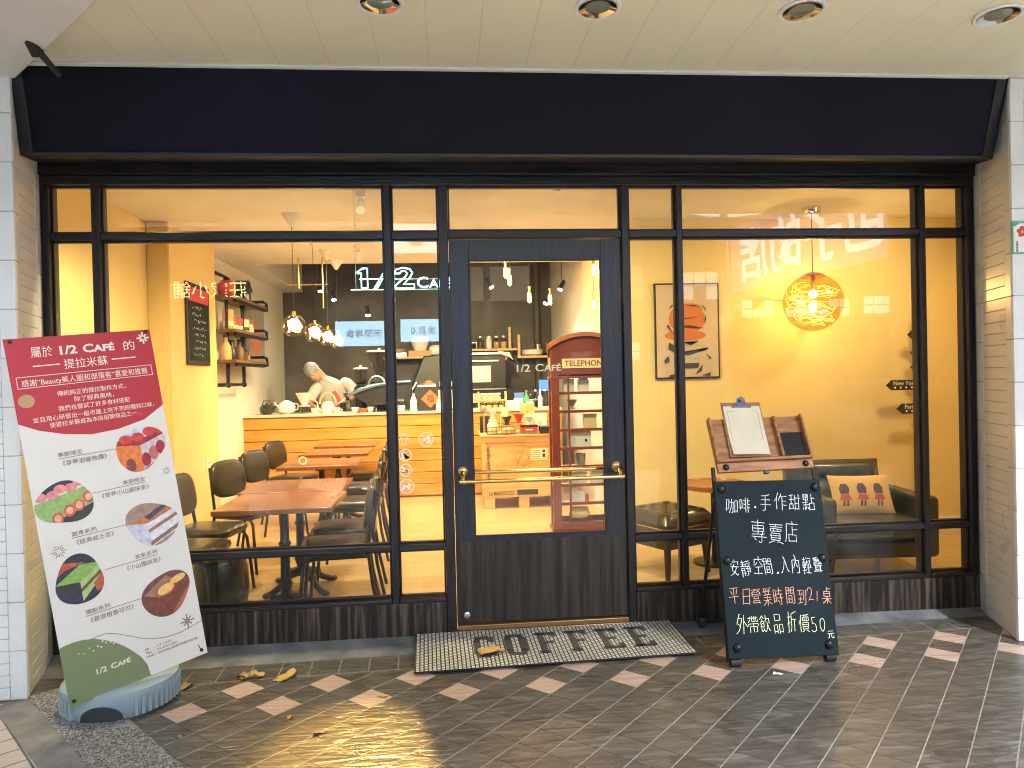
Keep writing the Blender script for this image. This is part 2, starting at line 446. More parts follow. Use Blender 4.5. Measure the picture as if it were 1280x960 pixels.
# ------------------------------------------------------------------ mesh helpers
class MB:
    def __init__(s):
        s.v, s.f, s.mi = [], [], []
    def add(s, vs, fs, T=None, m=0):
        o = len(s.v)
        for p in vs:
            p = Vector(p)
            s.v.append(T @ p if T is not None else p)
        for f in fs:
            s.f.append([i+o for i in f]); s.mi.append(m)
        return s
    def box(s, a, b, T=None, m=0):
        (x0, y0, z0), (x1, y1, z1) = a, b
        vs = [(x0, y0, z0), (x1, y0, z0), (x1, y1, z0), (x0, y1, z0), (x0, y0, z1), (x1, y0, z1), (x1, y1, z1), (x0, y1, z1)]
        return s.add(vs, [(3, 2, 1, 0), (4, 5, 6, 7), (0, 1, 5, 4), (1, 2, 6, 5), (2, 3, 7, 6), (3, 0, 4, 7)], T, m)
    def cyl(s, p0, p1, r0, r1=None, n=14, T=None, m=0, caps=True):
        if r1 is None: r1 = r0
        p0, p1 = Vector(p0), Vector(p1)
        d = (p1-p0).normalized()
        a = d.orthogonal().normalized()
        b = d.cross(a)
        vs = []
        for p, r in ((p0, r0), (p1, r1)):
            for i in range(n):
                t = 2*PI*i/n
                vs.append(p + (a*math.cos(t)+b*math.sin(t))*r)
        fs = [(i, (i+1) % n, n+(i+1) % n, n+i) for i in range(n)]
        if caps: fs += [tuple(range(n-1, -1, -1)), tuple(range(n, 2*n))]
        return s.add(vs, fs, T, m)
    def tube(s, pts, r, n=10, T=None, m=0):
        pts = [Vector(p) for p in pts]
        k = len(pts)
        vs, fs = [], []
        a = None
        for i, p in enumerate(pts):
            d = ((pts[min(i+1, k-1)]-p).normalized() + (p-pts[max(i-1, 0)]).normalized())
            d = d.normalized() if d.length > 1e-9 else Vector((0, 0, 1))
            if a is None: a = d.orthogonal().normalized()
            else:
                a = (a - d*a.dot(d))
                a = a.normalized() if a.length > 1e-6 else d.orthogonal().normalized()
            b = d.cross(a)
            rr = r[i] if isinstance(r, (list, tuple)) else r
            for j in range(n):
                t = 2*PI*j/n
                vs.append(p+(a*math.cos(t)+b*math.sin(t))*rr)
        for i in range(k-1):
            for j in range(n):
                fs.append((i*n+j, i*n+(j+1) % n, (i+1)*n+(j+1) % n, (i+1)*n+j))
        fs += [tuple(range(n-1, -1, -1)), tuple(range((k-1)*n, k*n))]
        return s.add(vs, fs, T, m)
    def lathe(s, prof, c=(0, 0, 0), n=22, T=None, m=0, caps=True):
        vs, fs = [], []
        for r, z in prof:
            for i in range(n):
                t = 2*PI*i/n
                vs.append((c[0]+max(r, 1e-4)*math.cos(t), c[1]+max(r, 1e-4)*math.sin(t), c[2]+z))
        for k in range(len(prof)-1):
            for i in range(n):
                fs.append((k*n+i, k*n+(i+1) % n, (k+1)*n+(i+1) % n, (k+1)*n+i))
        if caps and prof[0][0] > .0005: fs.append(tuple(range(n-1, -1, -1)))
        if caps and prof[-1][0] > .0005: fs.append(tuple(range((len(prof)-1)*n, len(prof)*n)))
        return s.add(vs, fs, T, m)
    def prism(s, pts, z0, z1, T=None, m=0):
        n = len(pts)
        vs = [(x, y, z0) for x, y in pts]+[(x, y, z1) for x, y in pts]
        fs = [tuple(range(n-1, -1, -1)), tuple(range(n, 2*n))]
        fs += [(i, (i+1) % n, n+(i+1) % n, n+i) for i in range(n)]
        return s.add(vs, fs, T, m)
    def pad(s, c, h, e=.35, n=20, k=10, T=None, m=0, top=None):
        """soft cushion: superellipsoid of half sizes h"""
        def pw(v, p): return math.copysign(abs(v)**p, v)
        vs, fs = [], []
        for i in range(k+1):
            ph = -PI/2+PI*i/k
            for j in range(n):
                th = 2*PI*j/n
                vs.append((c[0]+h[0]*pw(math.cos(ph), e*1.3)*pw(math.cos(th), e), c[1]+h[1]*pw(math.cos(ph), e*1.3)*pw(math.sin(th), e), c[2]+h[2]*pw(math.sin(ph), .7)))
        for i in range(k):
            for j in range(n):
                fs.append((i*n+j, i*n+(j+1) % n, (i+1)*n+(j+1) % n, (i+1)*n+j))
        return s.add(vs, fs, T, m)
    def ball(s, c, r, n=14, k=8, T=None, m=0, sc3=(1, 1, 1)):
        prof = [(r*math.cos(-PI/2+PI*i/k), r*math.sin(-PI/2+PI*i/k)) for i in range(k+1)]
        T0 = Matrix.Translation(c) @ Matrix.Diagonal((*sc3, 1))
        return s.lathe(prof, n=n, T=(T @ T0 if T is not None else T0), m=m)
    def text(s, body, size, T, xs=1., off=0., align='CENTER', m=0, ext=.0008, space=1., fit=None):
        c = bpy.data.curves.new('tmp_text', 'FONT')
        c.body = body
        c.size = size
        c.align_x = align
        c.offset = off
        c.extrude = ext
        c.space_character = space
        c.resolution_u = 3
        o = bpy.data.objects.new('tmp_text', c)
        COL.objects.link(o)
        dg = bpy.context.evaluated_depsgraph_get()
        me = bpy.data.meshes.new_from_object(o.evaluated_get(dg))
        if fit and len(me.vertices):
            wd = max(v.co.x for v in me.vertices)-min(v.co.x for v in me.vertices)
            xs = min(xs, fit/wd)
        s.add([(v.co.x*xs, v.co.y, v.co.z) for v in me.vertices], [tuple(p.vertices) for p in me.polygons], T, m)
        bpy.data.objects.remove(o)
        bpy.data.curves.remove(c)
        bpy.data.meshes.remove(me)
        return s
    def build(s, name, mats, parent=None, bevel=0., loc=None, ang=40, seg=2):
        me = bpy.data.meshes.new(name)
        me.from_pydata([tuple(p) for p in s.v], [], s.f)
        if not isinstance(mats, (list, tuple)): mats = [mats]
        for k in mats: me.materials.append(M[k] if isinstance(k, str) else k)
        me.polygons.foreach_set('material_index', s.mi)
        me.polygons.foreach_set('use_smooth', [True]*len(s.f))
        me.update()
        me.set_sharp_from_angle(angle=R(ang))
        o = bpy.data.objects.new(name, me)
        COL.objects.link(o)
        if parent is not None: o.parent = parent
        if loc: o.location = loc
        if bevel:
            b = o.modifiers.new('edge', 'BEVEL')
            b.width = bevel; b.segments = seg; b.limit_method = 'ANGLE'; b.angle_limit = R(40)
            b.harden_normals = False
        return o

def tag(o, label=None, cat=None, group=None, kind=None):
    if label: o['label'] = label
    if cat: o['category'] = cat
    if group: o['group'] = group
    if kind: o['kind'] = kind
    return o
def thing(name, label, cat, loc=(0, 0, 0), rz=0., group=None, rot=None):
    o = bpy.data.objects.new(name, None)
    o.empty_display_size = .05
    COL.objects.link(o)
    o.location = loc
    o.rotation_euler = rot or (0, 0, rz)
    return tag(o, label, cat, group)
def struct(name, mb, mats, bevel=0.):
    return tag(mb.build(name, mats, bevel=bevel), kind='structure')
def dup(root, loc, rz=None, label=None, group=None):
    r = root.copy(); COL.objects.link(r); r.location = loc
    if rz is not None: r.rotation_euler = (0, 0, rz)
    if label: r['label'] = label
    if group: r['group'] = group
    for ch in list(root.children):
        c = ch.copy(); COL.objects.link(c); c.parent = r
        for g in list(ch.children):
            d = g.copy(); COL.objects.link(d); d.parent = c
    return r
def lamp(parent, kind, loc, energy, col, radius=.03, rot=None, spot=None, blend=.4):
    d = bpy.data.lights.new('light', kind)
    d.energy = energy; d.color = col
    if kind in ('POINT', 'SPOT'): d.shadow_soft_size = radius
    if spot: d.spot_size = R(spot); d.spot_blend = blend
    o = bpy.data.objects.new('light', d); COL.objects.link(o)
    o.location = loc
    if rot: o.rotation_euler = rot
    if parent is not None: o.parent = parent
    return o
def TR(x, y, z, rx=0, ry=0, rz=0, s=1):
    return Matrix.Translation((x, y, z)) @ Euler((rx, ry, rz)).to_matrix().to_4x4() @ Matrix.Scale(s, 4)
UP = R(90)   # stands a text drawn in XY up in XZ, facing -Y
WARM = (1., .70, .32)
WARM2 = (1., .79, .41)
def ring(mb, c, r, t, T, n=28, d=.0008, m=0, a0=0., a1=2*PI):
    for i in range(n):
        p, q = a0+(a1-a0)*i/n, a0+(a1-a0)*(i+1)/n
        pts = [(c[0]+math.cos(p)*(r-t), c[1]+math.sin(p)*(r-t)), (c[0]+math.cos(p)*r, c[1]+math.sin(p)*r),
               (c[0]+math.cos(q)*r, c[1]+math.sin(q)*r), (c[0]+math.cos(q)*(r-t), c[1]+math.sin(q)*(r-t))]
        mb.prism(pts, 0, d, T, m)
def line2(mb, p, q, w, T, d=.0008, m=0):
    p, q = Vector(p), Vector(q)
    t = (q-p).normalized(); nn = Vector((-t.y, t.x))*w/2
    mb.prism([tuple(p-nn), tuple(q-nn), tuple(q+nn), tuple(p+nn)], 0, d, T, m)

# ------------------------------------------------------------------ ground and setting outside
struct('pavement', MB().box((-3.5, -4.6, -.12), (7.5, .09, 0)), 'pave')
struct('bounce_pavement', MB().box((-14, -6.6, -.12), (14, -1.80, .003)), grid_mat('pale_bounce_paving', .30, 0., (.66, .60, .50), (.58, .53, .44), (.30, .28, .25), .015))  # unseen pale paving, added to bounce lamplight up onto the ceiling
struct('road', MB().box((-60, -60, -.3), (60, -4.6, -.14)), 'asphalt')
# pale tiles of the neighbouring frontage, mortar seam and granite kerb at the left corner
d1 = Vector((.66, -.75)).normalized()
def strip(p, w0, w1, z0, z1, L=3.2):
    n = Vector((-d1.y, d1.x))
    a, b = Vector(p)+n*w0, Vector(p)+n*w1
    return [tuple(a-d1*.15), tuple(a+d1*L), tuple(b+d1*L), tuple(b-d1*.15)]
K0 = (-1.93, -.60)
struct('granite_kerb', MB().prism(strip(K0, .0, .25, 0, 0), -.05, .010), 'granite', .004)
struct('mortar_seam', MB().prism(strip(K0, -.135, .0, 0, 0), -.05, .006), 'mortar')
struct('neighbour_pavement', MB().prism([(-3.6, -.42), (-2.03, -.55), strip(K0, -.135, 0, 0, 0)[0], strip(K0, -.135, 0, 0, 0)[1], (-3.6, -4.5)], -.05, .004), 'neighbour')
b = MB()
b.add([(-2.2, -.265, .002), (3.25, -.085, .002), (3.25, .05, .035), (-2.2, .05, .035), (-2.2, -.265, -.05), (3.25, -.085, -.05), (3.25, .05, -.05), (-2.2, .05, -.05)],
      [(0, 1, 2, 3), (7, 6, 5, 4), (0, 4, 5, 1), (1, 5, 6, 2), (2, 6, 7, 3), (3, 7, 4, 0)])
struct('cement_step', b, 'concrete')

# ceiling of the arcade, with the boxed beam that runs out over the left column
struct('arcade_ceiling', MB().box((-4.5, -2.6, 3.02), (7.5, -.02, 3.12)), 'ceil')
b = MB()
b.prism([(-3.2, -.45), (-2.03, -.45), (-1.30, -1.20), (-.4, -2.6), (-3.2, -2.6)], 2.955, 3.018)
struct('ceiling_beam', b, 'ceilwhite', .01)
struct('upper_wall', MB().box((-3.4, -.02, 3.02), (4.8, .20, 5.8)), 'ceilwhite')

# tiled columns either side
def column(name, label, inner_bottom, inner_back, side):
    """inner_bottom: x of the front inner corner, inner_back: x where it meets the shopfront, side -1 left / +1 right"""
    t = thing(name, label, 'column', (inner_bottom, -.5, 0))
    wd = .70
    sx = side
    bx = (inner_back-inner_bottom)
    core = MB()
    g = .006
    core.prism([(sx*g, g), (sx*wd, g), (sx*wd, .5), (bx+sx*g, .5)] if sx > 0 else [(sx*g, g), (bx+sx*g, .5), (sx*wd, .5), (sx*wd, g)], 0, 3.02)
    core.build('core', 'grout', t)
    f = MB()
    # front face: corner strip and a field of narrow tiles
    z = .004
    k = 0
    while z < 3.0:
        z1 = min(z+.232, 3.016)
        for x0, x1 in ((0, .075),):
            f.box((min(sx*x0, sx*x1), 0, z), (max(sx*x0, sx*x1), .02, z1-.004))
        z += .232
    z = .004
    while z < 3.0:
        z1 = min(z+.058, 3.016)
        x0 = .079
        while x0 < wd:
            x1 = min(x0+.24, wd)
            f.box((min(sx*x0, sx*x1), .0015, z), (max(sx*x0, sx*x1), .02, z1-.004))
            x0 += .244
        z += .058
    f.build('front_tile', 'tile', t, .0016, seg=1)
    # inner side face, turned along the splay
    L = math.hypot(bx, .5)
    ang = math.atan2(.5, bx)
    Tm = Matrix.Rotation(ang, 4, 'Z')
    q = MB()
    z = .004
    while z < 3.0:
        z1 = min(z+.232, 3.016)
        for u0, u1 in ((.003, .105), (L-.105, L)):
            q.box((u0, 0 if sx < 0 else -.016, z), (u1-.004, .016 if sx < 0 else 0, z1-.004), Tm)
        z += .232
    z = .004
    while z < 3.0:
        z1 = min(z+.064, 3.016)
        q.box((.105, .0015 if sx < 0 else -.016, z), (L-.109, .016 if sx < 0 else -.0015, z1-.004), Tm)
        z += .064
    q.build('side_tile', 'tile', t, .0016, seg=1)
    return t
column('tiled_column', 'white tiled column at the left end of the shopfront, behind the leaning banner', -2.02, -2.165, -1)
column('tiled_column', 'white tiled column at the right end of the shopfront with the small flower plaque', 3.025, 3.195, 1)

# plaque on the right column
t = thing('wall_plaque', 'small white and green plaque with a red flower emblem on the right column', 'plaque', (3.125, -.5, 2.165))
MB().box((-.11, -.012, -.085), (.11, -.0012, .085)).build('plate', mat('plaque_green', (.10, .42, .24), .4), t, .004)
MB().box((-.104, -.0138, -.079), (.104, -.0125, .058)).build('white_face', 'white', t)
TX = TR(-.055, -.0138, .03, UP)
f = MB()
for i in range(24):
    a = 2*PI*i/24
f.prism([(math.cos(2*PI*i/24)*.046, math.sin(2*PI*i/24)*.046) for i in range(24)], 0, .001, TX)
f.build('emblem_disc', 'white', t)
f = MB()
for i in range(5):
    a = 2*PI*i/5+.4
    c = (math.cos(a)*.019, math.sin(a)*.019)
    f.prism([(c[0]+.0145*math.cos(2*PI*j/12), c[1]+.0115*math.sin(2*PI*j/12)) for j in range(12)], .001, .0022+i*.0002, TX)
f.build('flower_emblem', 'red', t)
f = MB()
for i, ch in enumerate('認證餐廳'):
    f.text(ch, .020, TR(-.085, -.0142, -.033-i*.014, UP, s=.7))
f.build('lettering', 'ink', t)

# fascia over the shop
t = thing('shop_fascia', 'long black slanted fascia board above the shop window', 'fascia', (0, 0, 0))
b = MB()
x0, x1 = -2.02, 3.02
prof = [(-.50, 3.018), (-.35, 2.63), (-.02, 2.69), (-.02, 3.018)]
vs = [(x0-(-.0), y, z) for y, z in prof]+[(x1, y, z) for y, z in prof]
vs[1] = (x0-.045, prof[1][0], prof[1][1]); vs[5] = (x1+.02, prof[1][0], prof[1][1])
vs[2] = (-2.15, *prof[2]); vs[3] = (-2.15, *prof[3]); vs[6] = (3.18, *prof[2]); vs[7] = (3.18, *prof[3])
b.add(vs, [(0, 1, 5, 4), (1, 2, 6, 5), (2, 3, 7, 6), (3, 0, 4, 7), (3, 2, 1, 0), (4, 5, 6, 7)])
b.build('board', 'fascia', t)
n = Vector((0, -.389, -.148)).normalized()*.008
def onface(x, s):   # s 0 top .. 1 bottom on the slanted face
    return Vector((x, -.50+.15*s, 3.018-.388*s))
def slat(xa, sa, xb, sb, xc, sc_, xd, sd):
    q = MB()
    p = [onface(xa, sa), onface(xb, sb), onface(xc, sc_), onface(xd, sd)]
    q.add([*p, *[k+n for k in p]], [(0, 1, 2, 3), (7, 6, 5, 4), (0, 4, 5, 1), (1, 5, 6, 2), (2, 6, 7, 3), (3, 7, 4, 0)])
    return q
slat(-2.02, .0, -2.06, 1.0, -2.0, 1.0, -1.965, 0).build('edge_trim', 'black', t, .002)
slat(3.0, .0, 3.03, 1.0, 2.975, 1.0, 2.95, 0).build('edge_trim', 'black', t, .002)
slat(-2.0, .955, -2.0, 1.0, 2.975, 1.0, 2.975, .955).build('bottom_trim', 'black', t, .002)
MB().box((-2.0, -.53, 3.006), (3.0, -.502, 3.0195)).build('ceiling_trim', 'ceilwhite', t, .003)

# arcade downlights (unlit)
def downlight(x, y, lab):
    t = thing('ceiling_downlight', lab, 'downlight', (x, y, 3.02), 0, 'round downlights in the arcade ceiling')
    MB().lathe([(.079, -.002), (.082, -.001), (.098, -.001), (.100, -.006), (.094, -.011), (.082, -.009), (.079, -.002)], n=40, caps=False).build('rim', 'white', t)
    MB().lathe([(.0788, -.0095), (.072, -.0075), (.056, -.0018), (.052, -.0016)], n=40, caps=False).build('reflector', 'chrome', t)
    MB().lathe([(.058, -.0012), (.030, -.0030), (.0, -.0036)], n=32, caps=False).build('lens', 'lensgl', t)
    return t
for x, y, lab in ((-.23, -1.13, 'chrome rimmed round downlight cut by the top edge of the photo, nearest to the beam'),
                  (.669, -1.128, 'second round chrome downlight from the ceiling beam'),
                  (1.551, -1.142, 'third round chrome downlight from the ceiling beam'),
                  (2.445, -1.138, 'round chrome downlight nearest to the right column')):
    downlight(x, y, lab)

# dark bracket with a cable dangling by the ceiling beam
t = thing('cable_bracket', 'dark bracket with a dangling cable end below the ceiling beam', 'bracket', (-1.735, -.80, 2.95))
MB().box((-.016, -.03, -.10), (.016, .03, .02), TR(0, -.07, .045, R(52), R(6), R(-6))).box((-.03, -.03, -.03), (.03, .03, .03), TR(0, -.12, .062, R(30), R(20))).build('bracket', 'matte_black', t, .006)
MB().cyl((0, -.07, .02), (.03, .12, -.06), .017, .012).build('stub', 'matte_black', t)
MB().tube([(-.01, -.14, .03), (-.05, -.20, .03), (-.10, -.26, .05), (-.22, -.34, .04)], .006).build('cable', 'matte_black', t)

# ------------------------------------------------------------------ shopfront
sf = thing('shopfront', 'dark wooden shopfront of many panes with a glazed door', 'shopfront', (0, 0, 0))
FX = [(-2.165, -2.125), (-1.905, -1.862), (-.335, -.293), (-.028, .027), (1.028, 1.073), (1.354, 1.388), (2.853, 2.887), (3.150, 3.195)]
ZB, ZS, ZR, ZT, ZH = .215, .245, .529, 2.30, 2.60
for i, (a, c) in enumerate(FX):
    MB().box((a, 0, ZB if i not in (3, 4) else .0), (c, .10, ZH)).build('mullion', 'shopwood', sf, .004)
h = MB()
h.box((-2.165, -.004, ZH-.02), (3.195, .098, ZH+.03))
h.box((-2.165, -.035, ZH+.03), (3.195, .098, ZH+.105))
h.box((-2.165, -.012, ZH+.105), (3.195, .098, ZH+.20))
h.build('head_beam', 'shopwood_h', sf, .004)
for i in range(7):
    a, c = FX[i][1]+.0005, FX[i+1][0]-.0005
    if i == 3:
        MB().box((a, .004, ZT-.02), (c, .097, ZT+.024)).build('transom_rail', 'shopwood_h', sf, .004); continue
    MB().box((a, .003, ZT-.02), (c, .097, ZT+.02)).build('transom_rail', 'shopwood_h', sf, .004)
    MB().box((a, .003, ZR-.018), (c, .097, ZR+.018)).build('lower_rail', 'shopwood_h', sf, .004)
    MB().box((a, -.008, ZB+.002), (c, .10, ZS-.004)).build('sill', 'shopwood_h', sf, .004)
MB().box((-2.165, -.002, .004), (FX[3][0]-.001, .10, ZB)).build('base_panel', 'shopwood_worn', sf, .003)
MB().box((FX[4][1]+.001, -.002, .004), (3.195, .10, ZB)).build('base_panel', 'shopwood_worn', sf, .003)
# glazing beads: thin warm edges round the panes
for i in range(7):
    a, c = FX[i][1], FX[i+1][0]
    rows = [(ZS, ZR-.018), (ZR+.018, ZT-.02), (ZT+.02, ZH-.02)]
    if i == 3: rows = [(ZT+.024, ZH-.02)]
    for z0, z1 in rows:
        gb = MB()
        gb.box((a+.001, .03, z0+.001), (a+.011, .06, z1-.001)); gb.box((c-.011, .03, z0+.001), (c-.001, .06, z1-.001))
        gb.box((a+.011, .03, z0+.001), (c-.011, .06, z0+.011)); gb.box((a+.011, .03, z1-.011), (c-.011, .06, z1-.001))
        gb.build('glazing_bead', 'shopwood', sf, .002)
for i in range(7):
    a, c = FX[i][1], FX[i+1][0]
    rows = [(ZS, ZR-.018), (ZR+.018, ZT-.02), (ZT+.02, ZH-.02)]
    if i == 3: rows = [(ZT+.024, ZH-.02)]
    for z0, z1 in rows:
        MB().box((a+.004, .042, z0+.004), (c-.004, .048, z1-.004)).build('window_pane', 'glass', sf)

# white round stickers on the narrow pane left of the door
def sticker(x, z, kind, r=.037):
    T = TR(x, .0415, z, UP)
    q = MB()
    if kind != 'wifi': ring(q, (0, 0), r, .0055, T)
    if kind == 'wifi':
        q.text('WiFi', .034, T @ TR(0, -.010, 0), xs=1.1, off=.0)
        for k in (.026, .036):
            ring(q, (0, 0), k, .004, T, 12, a0=R(55), a1=R(125)); ring(q, (0, 0), k, .004, T, 12, a0=R(235), a1=R(305))
    if kind == 'person':
        ring(q, (.012, .008), .011, .011, T); q.prism([(0, -.028), (.026, -.022), (.028, -.004), (.008, -.004)], 0, .0008, T)
        line2(q, (-.024, -.014), (.0, .0), .006, T); ring(q, (-.014, .008), .010, .003, T, 14)
    if kind == 'dog':
        q.prism([(-.022, -.022), (-.008, -.022), (-.004, -.004), (.01, -.006), (.024, -.012), (.022, -.020), (-.0, -.022), (.004, .006), (-.006, .024), (-.012, .028), (-.014, .018), (-.022, .012)], 0, .0008, T)
    if kind == 'noslash':
        line2(q, (-.026, .022), (.026, -.022), .010, T); line2(q, (-.026, -.006), (.024, -.002), .010, T)
    if kind == 'scot':
        q.prism([(-.026, -.022), (-.028, -.004), (-.018, .002), (-.024, .018), (-.012, .006), (.006, .008), (.012, .024), (.020, .014), (.028, .008), (.018, -.002), (.022, -.022), (.010, -.022), (.006, -.010), (-.012, -.010), (-.014, -.022)], 0, .0008, T)
    q.build('round_sticker', 'white', sf)
sticker(-.250, 1.143, 'wifi'); sticker(-.125, 1.139, 'person', .042); sticker(-.246, 1.052, 'dog'); sticker(-.244, .966, 'noslash'); sticker(-.241, .873, 'scot', .042)

# the door
dr = MB()
DX0, DX1, DZ0, DZ1 = .030, 1.025, .078, 2.272
GX0, GX1, GZ0, GZ1 = .140, .905, .572, 2.155
dr.box((DX0, .025, DZ0), (GX0, .075, DZ1)); dr.box((GX1, .025, DZ0), (DX1, .075, DZ1))
dr.box((GX0, .0255, DZ0), (GX1, .0745, GZ0)); dr.box((GX0, .0255, GZ1), (GX1, .0745, DZ1))
door = dr.build('door', 'doorwood', sf, .002)
MB().box((DX0+.002, .021, DZ0+.002), (DX1-.002, .0249, .548)).build('kick_panel', mat('weathered_door_wood', (.008, .006, .0045), .5, col2=(.066, .050, .036), scale=1.6, stretch=(20, 20, .8), detail=12, lo=.38, hi=.80, bump=.3, bscale=6), door, .001)
MB().box((GX0+.001, .046, GZ0+.001), (GX1-.001, .052, GZ1-.001)).build('door_pane', 'glass', door)
q = MB()
q.box((GX0, .020, GZ0), (GX0+.008, .024, GZ1)); q.box((GX1-.008, .020, GZ0), (GX1, .024, GZ1)); q.box((GX0+.008, .020, GZ0), (GX1-.008, .024, GZ0+.008)); q.box((GX0+.008, .020, GZ1-.008), (GX1-.008, .024, GZ1))
q.build('pane_bead', 'shopwood', door, .001)
for x in (.078, .975):
    q = MB()
    q.lathe([(.030, 0), (.030, .006), (.022, .012), (.012, .016), (.011, .05)], T=TR(x, .025, .948, R(90)), n=22)
    q.tube([(x, -.028, .948), (x+.001, -.050, .940), (x+.002, -.062, .920), (x+.002, -.068, .905)], [.010, .011, .011, .012])
    q.ball((x+.002, -.069, .902), .017)
    q.build('handle_bracket', 'brass', door)
q = MB()
q.cyl((.070, -.069, .902), (.986, -.069, .902), .0125, n=18)
q.ball((.066, -.069, .902), .0155).ball((.990, -.069, .902), .0155)
q.build('handle_bar', 'brass', door)
q = MB()
q.cyl((.10, .145, .925), (.95, .145, .925), .0125, n=18)
for x in (.10, .95): q.cyl((x, .075, .925), (x, .15, .925), .010)
q.build('inner_handle_bar', 'brass', door)
q = MB()
q.lathe([(.018, 0), (.018, .004), (.010, .008), (.0, .008)], T=TR(.085, .021, .125, R(90)))
q.build('floor_lock', 'steel', door)
q = MB()
def smallcaps(q, T, s, big='1/2', c1='C', rest='AFÉ', off=.014):
    """1/2 Café in wide small capitals, left aligned"""
    q.text(big, s, T, xs=1.2, off=off*s, align='LEFT')
    q.text(c1, s, T @ TR(s*1.98*1., 0, 0), xs=1.25, off=off*s, align='LEFT')
    q.text(rest, s*.80, T @ TR(s*2.88, 0, 0), xs=1.28, off=off*s, align='LEFT')
smallcaps(q, TR(.392, .0445, 1.512, UP, R(-.8)), .060)
q.build('door_lettering', mat('gilt_lettering', (.80, .70, .42), .4), door)
q = MB().box((.032, -.006, .046), (1.024, .078, .074)).box((.032, -.012, .0375), (1.024, .06, .046))
q.build('threshold', mat('worn_bronze', (.36, .22, .10), .38, .9, bump=.1, bscale=30), sf, .004)
q = MB().box((.03, -.02, .0355), (1.026, .10, .0372))
q.build('threshold_strip', 'steel', sf)

# ------------------------------------------------------------------ door mat and leaves
tm = thing('door_mat', 'mosaic patterned door mat that reads COFFEE in front of the door', 'door mat', (.535, -.225, .0285), rot=(R(2.9), 0, R(1.9)))
MB().box((-.735, -.235, -.004), (.735, .235, .004)).build('pad', matpad_mat(), tm, .002)
q = MB()
for i, ch in enumerate('COFFEE'):
    x = -.365+i*.172
    T = TR(x, -.125, .0042)
    def bar(x0, y0, x1, y1): q.box((x0, y0, 0), (x1, y1, .0016), T)
    S = .036
    if ch in 'FE':
        bar(-.058, 0, .0, .030); bar(-.058, .235, -.0, .265)
        bar(-.045, 0, -.045+S, .265)
        bar(-.02, .232, .058, .265); bar(.030, .205, .058, .265); bar(-.02, .118, .036, .150)
        if ch == 'E': bar(-.02, 0, .060, .032); bar(.032, 0, .060, .062)
    if ch == 'C':
        bar(-.058, .05, -.058+S, .215); bar(-.04, .225, .03, .265); bar(-.04, 0, .03, .035); bar(.022, .185, .058, .250); bar(.022, .015, .058, .075); bar(-.052, .02, -.02, .07); bar(-.052, .195, -.02, .245)
    if ch == 'O':
        bar(-.060, .05, -.060+S, .215); bar(.024, .05, .060, .215); bar(-.042, .23, .042, .265); bar(-.042, 0, .042, .035); bar(-.054, .02, -.02, .07); bar(-.054, .195, -.02, .245); bar(.02, .02, .054, .07); bar(.02, .195, .054, .245)
q.build('lettering', mat('charcoal_tile', (.060, .060, .058), .6), tm)
q = MB().box((-.738, -.238, -.0045), (.738, -.2352, .0035)).box((-.738, .2352, -.0045), (.738, .238, .0035)).box((-.738, -.2352, -.0045), (-.7352, .2352, .0035)).box((.7352, -.2352, -.0045), (.738, .2352, .0035))
q.build('edging', 'matte_black', tm)

def leaf(loc, size, rz, label, mt='leafm', curl=.5, seed=0, tilt=0.):
    rr = random.Random(seed)
    n, rings = 30, (.0, .35, .7, 1.)
    a1, a2, a3 = rr.uniform(0, 6), rr.uniform(0, 6), rr.uniform(-.5, .5)
    vs, fs = [], []
    def pt(th, f):
        r = size*(.62+.22*math.cos(2*th))*(1+.13*math.sin(5*th+a1)+.07*math.sin(9*th+a2)-(.25 if abs(th-PI) < .2 else 0))*f
        x, y = r*math.cos(th), r*math.sin(th)
        z = curl*(abs(y)**1.6*3.2/size**.6*(.5+.5*math.sin(a1+x/size*2))+.16*size*math.sin(x/size*3+a2)**2*f+.05*size*math.sin(7*th+a1)*f)
        return (x, y, max(0, z)+.0012)
    for k, f in enumerate(rings):
        for i in range(n): vs.append(pt(2*PI*i/n, max(f, .01)))
    for k in range(len(rings)-1):
        for i in range(n): fs.append((k*n+i, k*n+(i+1) % n, (k+1)*n+(i+1) % n, (k+1)*n+i))
    fs.append(tuple(range(n)))
    c = len(vs)
    vs += [(x, y, z+.0007) for x, y, z in vs]
    fs2 = [tuple(reversed(f)) for f in fs]+[tuple(i+c for i in f) for f in fs]
    o_ = (len(rings)-1)*n
    fs2 += [(o_+i, o_+(i+1) % n, c+o_+(i+1) % n, c+o_+i) for i in range(n)]
    q = MB().add(vs, fs2)
    q.tube([(x, 0, pt(0, abs(x)/(.84*size))[2]+.0008) for x in (size*.7, size*.35, .005)]+[(-size*.4, 0, .004), (-size*.75, .05*size, .003), (-size*1.05, .16*size, .003)], .0011, 5)
    o = q.build('dry_leaf', mt)
    o.location = loc; o.rotation_euler = (tilt, 0, rz)
    return tag(o, label, 'leaf', 'dry leaves fallen on the pavement')
leaf((-1.01, -.40, .001), .070, R(10), 'curled yellow dry leaf on the dark tiles, nearest to the banner base', curl=.42, seed=1)
leaf((-1.055, -.385, .001), .050, R(150), 'greyish brown curled leaf touching the bright yellow leaf', 'leafb', curl=.5, seed=7)
leaf((-.835, -.42, .001), .072, R(40), 'crumpled pale yellow leaf by itself below the window base', curl=.5, seed=2)
leaf((.20, -.315, .0285), .085, R(15), 'golden dry leaf lying on the door mat lettering', curl=.3, seed=3, tilt=R(2.9))
leaf((-1.30, -.47, .001), .05, R(70), 'small brown leaf at the foot of the round banner base', 'leafb', curl=.4, seed=4)
leaf((-.57, -1.02, .001), .030, R(30), 'small tan leaf scrap on the tiles in the warm light', 'leafb', curl=.6, seed=5)
leaf((-.33, -.70, .001), .028, R(-20), 'little orange leaf scrap on a pink tile', 'leafm', curl=.6, seed=6)
